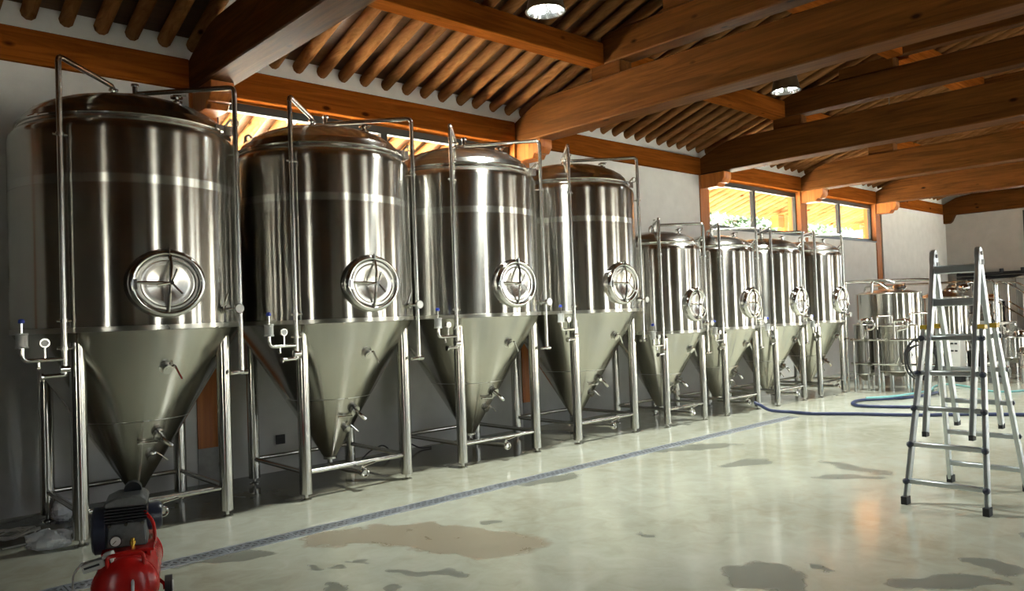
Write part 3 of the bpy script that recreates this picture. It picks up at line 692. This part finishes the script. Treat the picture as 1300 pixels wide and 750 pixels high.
for ys in (-1, 1):
    hgm = MB(); pts = [(-0.045, 1.86), (0.045, 1.86), (0.05, 1.93), (0.035, 1.985), (0.0, 2.005), (-0.035, 1.985), (-0.05, 1.93)]
    hgm.prism(pts, 1, ys*0.165-0.020, ys*0.165+0.020); ho = bevel(hgm.build('hinge', 'alu', LD), 0.005)
    MB().cyl((0, ys*0.165-0.028, 1.95), (0, ys*0.165+0.028, 1.95), 0.016, n=12).build('hinge_pin', 'black', ho)
    MB().box(0.0, 0.05, ys*0.165-0.024, ys*0.165+0.024, 1.86, 1.90).build('hinge_latch', 'black', ho)

# ------------------------------------------------------------------ compressor
cq = G(158, 752, 0.27); CPX = cq.x+0.37*math.sin(0.34); CPY = cq.y+0.37*math.cos(0.34)
CP = thing('air_compressor', 'red tank air compressor with grey finned pump on the floor', 'compressor', (CPX, CPY, 0), -0.34); CP.scale = (0.88, 0.88, 0.88)
zt_ = 0.31; r = 0.178
prof = [(0.0, -0.42)]
for q in range(1, 7):
    t = q/6*PI/2; prof.append((r*math.sin(t), -0.34-0.08*math.cos(t)))
prof += [(r, 0.34)]+[(r*math.cos(q/6*PI/2), 0.34+0.08*math.sin(q/6*PI/2)) for q in range(1, 7)]
Mx = Matrix.Translation((0, 0, zt_)) @ Matrix.Rotation(-PI/2, 4, 'X')
prof[-1] = (0.0, 0.42)
tk = MB().lathe(prof, 40, (0, 0, 0), Mx).build('air_tank', 'red', CP, angle=30)
for yy in (-0.33, 0.33): MB().torus((0, yy, zt_), (0, 1, 0), r, 0.004, 40, 6).build('weld_ring', 'red', tk)
hd = MB(); hd.tube([(-0.09, -0.36, zt_+0.12), (-0.09, -0.37, zt_+0.20), (0.10, -0.37, zt_+0.20), (0.10, -0.36, zt_+0.12)], 0.012, 8, 0.03); hd.build('handle', 'red', CP)
pl_ = MB(); pl_.box(-0.13, 0.15, -0.26, 0.20, zt_+r-0.005, zt_+r+0.012); pl_.box(-0.11, -0.09, -0.2, 0.14, zt_+r-0.05, zt_+r); pl_.box(0.11, 0.13, -0.2, 0.14, zt_+r-0.05, zt_+r); pl_.build('pump_bracket', 'red', CP)
for sg in (-1, 1):
    wh = MB(); wh.cyl((sg*0.19, 0.26, 0.085), (sg*0.235, 0.26, 0.085), 0.085, n=24); wo = wh.build('wheel', 'rubber', CP)
    MB().cyl((sg*0.235, 0.26, 0.085), (sg*0.242, 0.26, 0.085), 0.05, n=16).build('hub', 'white', wo)
    lg = MB(); lg.tube([(sg*0.12, 0.26, zt_-0.12), (sg*0.185, 0.26, 0.12), (sg*0.19, 0.26, 0.085)], 0.012, 8); lg.build('axle_bracket', 'red', CP)
ft = MB(); ft.box(-0.10, 0.10, -0.30, -0.26, 0.03, zt_-0.13); ft.box(-0.12, 0.12, -0.32, -0.24, 0.0, 0.03); ft.build('front_foot', 'rubber', CP)
# pump: crankcase, finned cylinder, head
z0_ = zt_+r+0.012
cc = bevel(MB().prism([(-0.115, z0_), (0.115, z0_), (0.10, z0_+0.15), (-0.10, z0_+0.15)], 1, -0.17, 0.06).build('crankcase', 'greymetal', CP), 0.01)
fb = MB()
for k in range(5): fb.box(-0.115, 0.115, -0.185, 0.075, z0_+0.155+k*0.018, z0_+0.164+k*0.018)
fb.box(-0.085, 0.085, -0.15, 0.04, z0_+0.145, z0_+0.245); fb.build('finned_cylinder', 'blackmetal', CP)
hdp = MB(); hdp.prism([(-0.115, z0_+0.242), (0.115, z0_+0.242), (0.12, z0_+0.275), (0.085, z0_+0.305), (-0.05, z0_+0.305), (-0.118, z0_+0.275)], 1, -0.185, 0.075); ho = bevel(hdp.build('cylinder_head', 'greymetal', CP), 0.01)
for bx_ in (-0.09, 0.0, 0.09): MB().cyl((bx_, -0.17, z0_+0.14), (bx_, -0.196, z0_+0.14), 0.010, n=8).build('bolt', 'chrome', cc)
fl = MB(); Mr = Matrix.Translation((-0.145, -0.05, z0_+0.09)) @ Matrix.Rotation(PI/2, 4, 'Y'); fl.lathe([(0.0, -0.045), (0.125, -0.045), (0.142, -0.032), (0.142, 0.030), (0.12, 0.04), (0.0, 0.04)], 32, (0, 0, 0), Mr); fo = fl.build('fan_cowl', 'bluemetal', CP)
mt = MB(); Mr = Matrix.Translation((0.12, 0.06, z0_+0.12)) @ Matrix.Rotation(PI/2, 4, 'Y'); mt.lathe([(0.0, -0.05), (0.085, -0.05), (0.085, 0.05), (0.07, 0.07), (0.0, 0.07)], 24, (0, 0, 0), Mr); mt.build('motor', 'bluemetal', CP)
af = MB(); af.cyl((0.03, -0.02, z0_+0.31), (0.03, 0.03, z0_+0.315), 0.05, n=18); af.build('air_filter', 'blackmetal', CP)
ga = MB(); gc = Vector((-0.055, -0.205, z0_+0.055)); ga.cyl(gc, gc+Vector((0, -0.022, 0)), 0.034, n=18); ga.cyl(gc+Vector((0, 0.03, 0)), gc, 0.012, n=8); go = ga.build('pressure_gauge', 'black', CP)
MB().cyl(gc+Vector((0, -0.022, 0)), gc+Vector((0, -0.0245, 0)), 0.028, n=18).build('dial', 'dial', go); MB().cyl(gc+Vector((0.003, -0.0255, 0.004)), gc+Vector((-0.016, -0.0255, -0.014)), 0.0022, n=6).build('needle', 'black', go)
MB().cyl((0.035, -0.21, z0_-0.0), (0.035, -0.21, z0_+0.06), 0.012, n=10).cyl((0.035, -0.21, z0_+0.025), (0.035, -0.21, z0_+0.045), 0.018, n=10).build('outlet_tap', 'brass', CP)
MB().tube([(0.035, -0.21, z0_), (0.037, -0.24, z0_-0.06), (0.04, -0.37, z0_-0.09), (0.045, -0.435, zt_+0.02), (0.03, -0.44, 0.12), (-0.1, -0.48, 0.014), (-0.4, -0.5, 0.012)], 0.009, 8, 0.05).build('air_hose', 'film', CP)
MB().tube([(0.10, -0.16, z0_+0.20), (0.15, -0.2, z0_+0.14), (0.155, -0.12, z0_+0.02), (0.14, 0.05, zt_+0.13)], 0.010, 8, 0.05).build('discharge_tube', 'red', CP)
rgm = MB(); Mr = Matrix.Translation((-0.125, -0.31, z0_-0.035)) @ Matrix.Rotation(-0.25, 4, 'Y') @ Matrix.Rotation(-0.2, 4, 'Z')
rgm.box(-0.10, 0.06, -0.03, 0.03, -0.028, 0.028, Mr); rgm.box(0.02, 0.075, -0.034, 0.034, -0.04, 0.045, Mr); ro = bevel(rgm.build('pressure_switch_box', 'white', CP), 0.008, 2)
MB().box(-0.085, 0.0, -0.0315, -0.029, -0.004, 0.008, Mr).box(0.03, 0.062, -0.0355, -0.033, -0.018, 0.022, Mr).build('switch_plate', 'black', ro)
MB().tube([(-0.22, -0.31, z0_-0.02), (-0.27, -0.30, z0_-0.08), (-0.29, -0.22, 0.2), (-0.32, -0.1, 0.03), (-0.42, 0.0, 0.008), (-0.62, -0.1, 0.008), (-0.9, -0.25, 0.008)], 0.006, 8, 0.08).build('power_cord', 'cord', CP)

# ------------------------------------------------------------------ litter by the first tank
def crumple(name, mat, loc, sx, sy, sz, seed, label, cat):
    rnd = random.Random(seed); b_ = MB(); n, m_ = 30, 16; vs = []; fs = []
    ph = [(rnd.uniform(1, 5), rnd.uniform(0, 6.3), rnd.uniform(1, 4), rnd.uniform(0, 6.3)) for _ in range(5)]
    for i in range(m_+1):
        la = -PI/2+PI*i/m_
        for j in range(n):
            lo = 2*PI*j/n; k = 1+sum(0.075*math.sin(round(q[0])*lo+q[1])*math.cos(q[2]*la+q[3]) for q in ph)+rnd.uniform(-0.10, 0.10)
            zz = sz*(0.95*math.sin(la)*k+0.9); vs.append((sx*math.cos(la)*math.cos(lo)*k, sy*math.cos(la)*math.sin(lo)*k, max(0.003, zz)))
    for i in range(m_):
        for j in range(n):
            k = (j+1) % n; fs.append((i*n+j, i*n+k, (i+1)*n+k, (i+1)*n+j))
    b_._add(vs, fs); o = b_.build(name, mat, None, loc, 22); return tag(o, label, cat)
pb = G(62, 697); o = crumple('plastic_bag', 'film', (pb.x, pb.y, 0), 0.15, 0.085, 0.075, 3, 'crumpled clear plastic bag lying on the floor by the tank leg', 'bag'); o.rotation_euler[2] = -0.5
pb = G(80, 661); o = crumple('plastic_bundle', 'film', (pb.x, pb.y, 0), 0.085, 0.075, 0.10, 9, 'crumpled clear plastic bundle under the first tank', 'bag')
rp_ = MB(); rnd = random.Random(5); c = G(12, 684); pts = []
for i in range(46):
    t = i*0.62; rr = 0.14+0.05*math.sin(i*1.7); pts.append((c.x+rr*1.2*math.cos(t)+rnd.uniform(-.02, .02), c.y+rr*0.8*math.sin(t)+rnd.uniform(-.02, .02), 0.010+0.035*abs(math.sin(i*0.9))+0.012*(i/46)))
pts += [(c.x+0.22, c.y-0.12, 0.01), (c.x+0.1, c.y-0.3, 0.008), (c.x-0.1, c.y-0.33, 0.008)]
tag(rp_.tube(pts, 0.007, 6, 0.03, 3).build('cord_bundle', 'cord'), 'tangled bundle of white cord on the floor by the wall', 'cord')
so_ = thing('wall_socket', 'dark wall socket low on the white wall behind the second tank', 'socket', (3.74, YW, 0.34))
MB().box(-0.05, 0.05, -0.016, 0.0, -0.05, 0.05).build('plate', 'black', so_); MB().box(-0.03, 0.03, -0.020, -0.016, -0.02, 0.02).build('outlet', 'rubber', so_)
cw = MB(); cw.tube([(4.62, 7.7, 0.012), (4.75, 7.72, 0.09), (4.95, 7.75, 0.13), (5.05, 7.72, 0.02), (5.25, 7.7, 0.014), (5.3, 7.74, 0.10), (5.45, 7.72, 0.014), (5.6, 7.7, 0.012)], 0.009, 8, 0.06); tag(cw.build('floor_cable', 'rubber'), 'thin black cable looping along the wall foot behind the tanks', 'cable')

# ------------------------------------------------------------------ hoses
def smooth(pts, n=8):
    pts = [Vector(q) for q in pts]; out = []
    P = [pts[0]]+pts+[pts[-1]]
    for i in range(1, len(P)-2):
        for j in range(n):
            t = j/n; a0, a1, a2, a3 = P[i-1:i+3]
            out.append(0.5*((2*a1)+(a2-a0)*t+(2*a0-5*a1+4*a2-a3)*t*t+(3*a1-a0-3*a2+a3)*t**3))
    out.append(pts[-1]); return out
def gp(x, y, z): q = G(x, y); return (q.x, q.y, z)
tag(MB().tube(smooth([(10.31, 6.06, 0.165), (10.33, 5.98, 0.13), (10.42, 5.86, 0.05), gp(1005, 525, 0.026), gp(1030, 527, 0.026), gp(1090, 527.5, 0.026), gp(1165, 529, 0.026), gp(1240, 528, 0.026), gp(1330, 529, 0.026)]), 0.024, 10).build('brewing_hose', 'navy'), 'long navy hose running across the floor from the small tanks', 'hose')
tag(MB().tube(smooth([gp(1180, 519, 0.026), gp(1120, 518, 0.026), gp(1092, 517, 0.026), gp(1082, 514, 0.026), gp(1092, 510, 0.026), gp(1125, 508, 0.026), gp(1165, 505, 0.026), gp(1190, 500, 0.026)]), 0.024, 10).build('brewing_hose', 'navy'), 'dark hose folded in a bend on the floor before the brewhouse', 'hose')
tag(MB().tube(smooth([gp(1100, 511, 0.075), gp(1130, 509, 0.072), gp(1165, 504, 0.07), gp(1182, 498, 0.05), gp(1186, 492, 0.02), gp(1200, 488.5, 0.016), gp(1225, 491, 0.016), gp(1255, 497, 0.016), gp(1285, 498, 0.016), gp(1330, 493, 0.016)]), 0.016, 8).build('water_hose', 'teal'), 'thin teal water hose lying on the floor towards the brewhouse', 'hose')

# ------------------------------------------------------------------ brewhouse
def vessel(name, label, loc, R, z0, z1, crown, legs=4, mat='brightsteel', cone=0.12, extra=None, rl=0.028, group=None):
    T = thing(name, label, 'tank', (loc[0], loc[1], 0), group=group)
    MB().lathe([(0.03, z0-cone), (R*0.9, z0-0.02), (R, z0), (R, z1), (R-0.01, z1+0.015)], 56).build('shell', mat, T, angle=25)
    MB().lathe([(R-0.005, z1+0.01), (R*0.8, z1+crown*0.45), (R*0.5, z1+crown*0.8), (R*0.2, z1+crown), (0, z1+crown)], 48).build('lid', 'lid', T, angle=25)
    MB().torus((0, 0, z1+0.005), (0, 0, 1), R, 0.010, 56, 6).build('weld_ring', 'seam', T); MB().torus((0, 0, z0), (0, 0, 1), R, 0.008, 56, 6).build('weld_ring', 'seam', T)
    for k in range(legs):
        t = PI/4+2*PI*k/legs; MB().cyl((R*0.86*math.cos(t), R*0.86*math.sin(t), 0.0), (R*0.86*math.cos(t), R*0.86*math.sin(t), z0+0.04), rl, n=12).build('leg', 'steel', T)
    mh = MB(); mh.lathe([(0.0, 0), (0.13, 0.0), (0.14, 0.02), (0.13, 0.05), (0.10, 0.075), (0.0, 0.09)], 24, (R*0.15, -R*0.3, z1+crown*0.8)); mo = mh.build('manhole', 'chrome', T)
    MB().tube([(R*0.15-0.08, -R*0.3-0.1, z1+crown*0.8+0.03), (R*0.15, -R*0.3-0.12, z1+crown*0.8+0.11), (R*0.15+0.1, -R*0.3, z1+crown*0.8+0.10)], 0.010, 8, 0.03).build('manhole_handle', 'chrome', mo)
    return T
b1 = vessel('brewhouse_tank', 'broad cylindrical steel tank with domed lid beside the last small fermenter', (15.34, 6.06), 0.575, 0.42, 1.73, 0.10, rl=0.04, mat='shell')
MB().tube([(-0.5, 0.1, 1.74), (-0.5, 0.1, 1.98), (0.2, -0.5, 1.98), (0.42, -0.68, 1.96), (0.42, -0.68, 0.6)], 0.026, 10, 0.09).build('overflow_pipe', 'brightsteel', b1)
MB().tube([(-0.45, 0.62, 1.55), (-0.45, 0.62, 1.97), (0.3, 0.3, 1.97), (0.3, 0.1, 1.80)], 0.022, 10, 0.06).build('spray_pipe', 'steel', b1)
b2 = vessel('brewhouse_tank', 'narrow upright steel tank in front of the broad brewhouse tank', (14.24, 5.50), 0.34, 0.36, 1.15, 0.05, rl=0.032, mat='shell')
MB().tube([(-0.30, 0.22, 1.1), (-0.30, 0.22, 1.33), (-0.10, 0.05, 1.33), (-0.10, 0.05, 1.20)], 0.018, 10, 0.05).build('vent_pipe', 'chrome', b2)
MB().tube([(0.05, -0.2, 1.15), (0.05, -0.2, 1.36), (0.28, -0.42, 1.36), (0.28, -0.42, 0.9)], 0.018, 10, 0.05).build('feed_pipe', 'chrome', b2)
vb = MB(); vb.cyl((-0.26, -0.26, 0.66), (-0.30, -0.30, 0.66), 0.06, n=18); vb.cyl((-0.28, -0.28, 0.6), (-0.28, -0.28, 0.45), 0.014, n=8); vb.build('level_gauge', 'chrome', b2)
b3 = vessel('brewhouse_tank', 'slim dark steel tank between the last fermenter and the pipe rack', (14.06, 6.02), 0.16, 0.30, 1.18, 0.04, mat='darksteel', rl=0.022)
b4 = vessel('brew_kettle', 'tall steel brew kettle behind the ladder beside the platform', (17.0, 5.66), 0.46, 0.55, 1.62, 0.14, rl=0.04, mat='shell')
lt = MB(); lt.tube([(0.1, -0.35, 1.72), (0.16, -0.45, 1.92), (0.3, -0.6, 1.86)], 0.03, 10, 0.05); lt.sphere((0.02, -0.4, 1.80), 0.11, 14, 8, (1, 1, 0.7)); lt.build('kettle_lamp', 'chrome', b4)
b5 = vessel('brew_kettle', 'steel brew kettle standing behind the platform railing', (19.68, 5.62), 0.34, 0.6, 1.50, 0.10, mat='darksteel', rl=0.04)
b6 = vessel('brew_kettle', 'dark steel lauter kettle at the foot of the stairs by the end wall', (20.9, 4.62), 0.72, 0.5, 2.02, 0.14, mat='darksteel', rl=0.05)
MB().tube([(-0.5, 0.2, 2.1), (-0.5, 0.2, 2.5), (-0.2, -0.7, 2.5), (-0.2, -0.9, 2.5)], 0.03, 10, 0.08).build('vapour_pipe', 'steel', b6)
b7 = vessel('mash_grant', 'small round steel vessel on legs in front of the stairs', (17.0, 4.42), 0.30, 0.44, 0.82, 0.04, rl=0.022)
fx = MB()
for k in range(7):
    t = k*0.9; fx.cyl((0.2*math.cos(t), 0.2*math.sin(t), 0.82), (0.2*math.cos(t), 0.2*math.sin(t), 0.93+0.05*(k % 3)), 0.018, n=8); fx.cyl((0.2*math.cos(t), 0.2*math.sin(t), 0.92), (0.2*math.cos(t), 0.2*math.sin(t), 0.935), 0.032, n=10)
fx.tube([(-0.2, 0.2, 0.95), (-0.25, 0.3, 1.2), (-0.1, 0.35, 1.45)], 0.018, 8, 0.06); fx.build('top_fitting', 'chrome', b7)
# pipe rack in front of the brewhouse tanks
PR = thing('pipe_rack', 'low rack of horizontal stainless pipes before the brewhouse tanks', 'pipe rack', (13.77, 6.08, 0))
for z in (0.92, 0.50):
    MB().cyl((0, 0.05, z), (0.0, -1.42, z), 0.020, n=10).build('rail_pipe', 'brightsteel', PR)
for yy in (0.0, -0.42, -0.95, -1.38):
    MB().cyl((0.0, yy, 0.0), (0.0, yy, 0.95), 0.020, n=10).build('upright', 'brightsteel', PR)
for yy in (-0.15, -0.7):
    MB().tube([(0.02, yy, 0.92), (0.02, yy, 1.25), (0.02, yy-0.22, 1.25), (0.02, yy-0.22, 1.12), (0.02, yy-0.06, 1.08)], 0.020, 10, 0.05).build('pipe_loop', 'chrome', PR)
for yy, z in ((-0.25, 0.92), (-0.6, 0.92), (-1.1, 0.92), (-0.3, 0.50), (-0.8, 0.50)): valve(PR, 'rack_valve', (-0.02, yy, z), (-1, 0, 0), 0.034, (0, -0.4, 1))
MB().tube([(0.0, 0.12, 1.96), (0.0, -0.6, 1.96), (0.0, -0.75, 1.90)], 0.018, 10, 0.06).tube([(0, 0.12, 1.96), (0, 0.12, 0.0)], 0.020).build('standpipe', 'steel', PR)
cl = MB(); pts = []
for k in range(70):
    t = k*0.38; pts.append((13.62+0.03*math.sin(k*0.7), 4.92+(0.24+0.05*math.sin(k*0.33))*math.cos(t), 0.60+(0.30+0.06*math.sin(k*0.21))*math.sin(t)))
tag(cl.tube(pts, 0.013, 6).build('coiled_cable', 'rubber'), 'black cable hanging in loose coils from the pipe rack', 'cable')
# platform with railing and stairs
PF = thing('brew_platform', 'stainless work platform with railing and stairs in the brewhouse', 'platform', (17.6, 4.86, 0))
bevel(MB().box(0.0, 1.3, 0.0, 1.75, 1.02, 1.08).build('deck', 'brightsteel', PF), 0.01)
for xx in (0.04, 1.26):
    for yy in (0.04, 0.88, 1.71): MB().cyl((xx, yy, 0), (xx, yy, 1.02), 0.03, n=10).build('support_leg', 'steel', PF)
MB().cyl((0.04, 0.04, 0.2), (0.04, 0.88, 0.95), 0.018, n=8).cyl((0.04, 1.71, 0.2), (0.04, 0.88, 0.95), 0.018, n=8).build('brace', 'steel', PF)
MB().tube([(0.0, 0.02, 0.95), (0.0, 0.02, 1.93), (0.0, 2.6, 1.93), (0.0, 2.6, 1.1)], 0.024, 10, 0.10).build('top_rail', 'brightsteel', PF)
MB().tube([(0.10, 0.2, 1.08), (0.10, 0.2, 1.86), (0.10, 0.95, 1.86), (0.10, 0.95, 1.08)], 0.020, 10, 0.08).build('gate_rail', 'brightsteel', PF)
for z in (1.28, 1.58): MB().cyl((0.0, 0.02, z), (0.0, 1.75, z), 0.016, n=8).build('mid_rail', 'brightsteel', PF)
for yy in (0.42, 0.72, 1.2, 1.72): MB().cyl((0.0, yy, 1.05), (0.0, yy, 1.93), 0.018, n=8).build('railing_post', 'brightsteel', PF)
for k in range(5):
    zz = 0.87-k*0.21; yy = -0.10-k*0.25; bevel(MB().box(0.25, 0.95, yy-0.12, yy+0.12, zz-0.02, zz+0.02).build('stair_tread', 'brightsteel', PF), 0.006)
for xx in (0.23, 0.97):
    st = MB(); st.prism([(0.05, 1.06), (0.05, 0.90), (-1.22, -0.0), (-1.36, 0.0), (-1.36, 0.06)], 0, xx-0.012, xx+0.012); st.build('stringer', 'steel', PF)
    hr = MB(); hr.tube([(xx, 0.05, 1.05), (xx, 0.05, 1.90), (xx, -0.15, 1.87), (xx, -1.2, 1.02), (xx, -1.2, 0.05)], 0.020, 10, 0.08)
    hr.tube([(xx, 0.05, 1.50), (xx, -1.2, 0.58)], 0.015, 8); hr.cyl((xx, -0.42, 0.75), (xx, -0.42, 1.66), 0.016, n=8); hr.cyl((xx, -0.8, 0.45), (xx, -0.8, 1.35), 0.016, n=8); hr.build('handrail', 'brightsteel', PF)
bevel(MB().box(-0.05, 0.0, 0.22, 0.42, 0.98, 1.12).build('junction_box', 'white', PF), 0.006)
HX = thing('heat_exchanger', 'dark plate heat exchanger standing under the brew platform', 'heat exchanger', (18.15, 5.75, 0))
for yy in (-0.42, 0.42): bevel(MB().box(-0.2, 0.2, yy-0.02, yy+0.02, 0.0, 0.86).build('end_plate', 'blackmetal', HX), 0.006)
for k in range(16): MB().box(-0.17, 0.17, -0.32+k*0.042-0.012, -0.32+k*0.042+0.012, 0.08, 0.78).build('plate', 'darksteel' if k % 2 else 'greymetal', HX)
for zz in (0.05, 0.82): MB().cyl((0, -0.44, zz), (0, 0.44, zz), 0.022, n=10).build('tie_bar', 'steel', HX)
WP = thing('wall_pipes', 'dark insulated pipes running along the grey end wall above the brewhouse', 'pipes', (X1-0.2, 5.6, 2.14))
for zz in (0.0, 0.10): MB().cyl((0, 0, zz), (0, 1.95, zz), 0.042, n=12).build('insulated_pipe', 'rubber', WP)
for yy in (0.15, 0.65, 1.2, 1.7):
    MB().box(-0.03, 0.2, yy-0.02, yy+0.02, -0.07, -0.04).build('pipe_bracket', 'steel', WP); MB().cyl((-0.0, yy+0.2, 0.12), (0.0, yy+0.2, 0.22), 0.05, n=12).build('pipe_valve', 'blackmetal', WP)
# control boxes, pump, cloth
cb = thing('control_cabinet', 'white control cabinet with rows of small switches under the platform edge', 'cabinet', (16.25, 5.22, 0), -0.2)
bevel(MB().box(-0.10, 0.10, -0.14, 0.14, 0.12, 0.80).build('body', 'white', cb), 0.01); MB().box(-0.08, 0.08, -0.12, 0.12, 0.0, 0.12).build('plinth', 'rubber', cb)
for r_ in range(3):
    for c_ in range(3 if r_ < 2 else 1): MB().box(-0.108, -0.10, 0.08-c_*0.075-0.025, 0.08-c_*0.075+0.025, 0.72-r_*0.14, 0.75-r_*0.14).build('switch', 'black', cb)
cb2 = thing('switch_box', 'grey switch box with two red buttons mounted on a post', 'switch box', (16.55, 4.86, 0))
MB().cyl((0.06, 0, 0), (0.06, 0, 0.7), 0.02, n=8).build('stand', 'steel', cb2); bevel(MB().box(-0.06, 0.06, -0.13, 0.13, 0.58, 0.84).build('box', 'panelgrey', cb2), 0.008)
for yy in (-0.05, 0.05): MB().cyl((-0.06, yy, 0.72), (-0.078, yy, 0.72), 0.025, n=14).build('button', 'redlight', cb2)
pm = thing('transfer_pump', 'low dark wort pump with steel head on the floor by the stairs', 'pump', (16.32, 4.52, 0))
bevel(MB().box(-0.16, 0.16, -0.13, 0.13, 0.0, 0.10).build('base', 'greymetal', pm), 0.01); MB().cyl((0, 0.14, 0.2), (0, -0.10, 0.2), 0.095, n=20).build('motor', 'greymetal', pm); MB().cyl((0, -0.10, 0.2), (0, -0.17, 0.2), 0.11, n=20).cyl((0, -0.13, 0.28), (0, -0.13, 0.40), 0.03, n=10).build('pump_head', 'chrome', pm)
o = crumple('dust_cloth', 'white', (16.32, 4.58, 0.297), 0.17, 0.15, 0.05, 17, 'crumpled white cloth lying on the wort pump', 'cloth')
# more vessels and pipes low down beyond the ladder
b8 = vessel('mash_grant', 'small steel receiver with clustered valves right of the wort pump', (16.55, 4.05), 0.20, 0.30, 0.52, 0.04, rl=0.018)

# ------------------------------------------------------------------ trees outside
def tree(loc, h, rx, rz_, seed, label):
    T = thing('tree', label, 'tree', loc, group='trees outside the high windows'); rnd = random.Random(seed)
    tr_ = MB(); tr_.tube([(0, 0, 0), (0.1, 0.05, h*0.4), (0, 0.1, h*0.8)], 0.16, 8); tr_.build('trunk', 'bark', T)
    b_ = MB(); vs = []; fs = []
    for k in range(2600):
        d = Vector((rnd.gauss(0, 1), rnd.gauss(0, 1), rnd.gauss(0, 1))).normalized()*(rnd.random()**0.4)
        lump = 1+0.22*math.sin(5*d.x+seed)*math.cos(4*d.z+seed)
        c = Vector((d.x*rx*lump, d.y*rx*lump, h*0.62+d.z*rz_*lump)); s_ = rnd.uniform(0.10, 0.2)
        u = Vector((rnd.gauss(0, 1), rnd.gauss(0, 1), rnd.gauss(0, 1))).normalized(); v_ = u.orthogonal().normalized(); o_ = len(vs)
        vs += [c-u*s_, c+v_*s_*0.5, c+u*s_, c-v_*s_*0.5]; fs.append((o_, o_+1, o_+2, o_+3))
    b_._add(vs, fs); cr_ = b_.build('crown', 'leaf', T, angle=180); cr_['kind'] = 'stuff'
for i, (tx, ty, h_, rx_, rz__, lab) in enumerate([(25.0, 15.2, 7.4, 2.2, 2.9, 'bushy green tree outside, in the window above the small fermenters'),
        (30.8, 16.4, 7.8, 2.3, 3.0, 'leafy green tree outside beside the veranda post'), (37.2, 17.6, 8.0, 2.4, 3.1, 'broad green tree outside the far window'),
        (43.5, 18.8, 8.4, 2.6, 3.2, 'distant green tree outside past the far window'), (5.5, 15.5, 6.2, 2.0, 2.4, 'green tree outside beyond the eave by the first post'), (10.6, 16.5, 6.0, 2.0, 2.4, 'round green tree outside behind the third large tank'), (15.8, 18.0, 6.2, 2.0, 2.4, 'green tree outside behind the large tanks\' window')]):
    tree((tx, ty, -0.15), h_, rx_, rz__, i+3, lab)
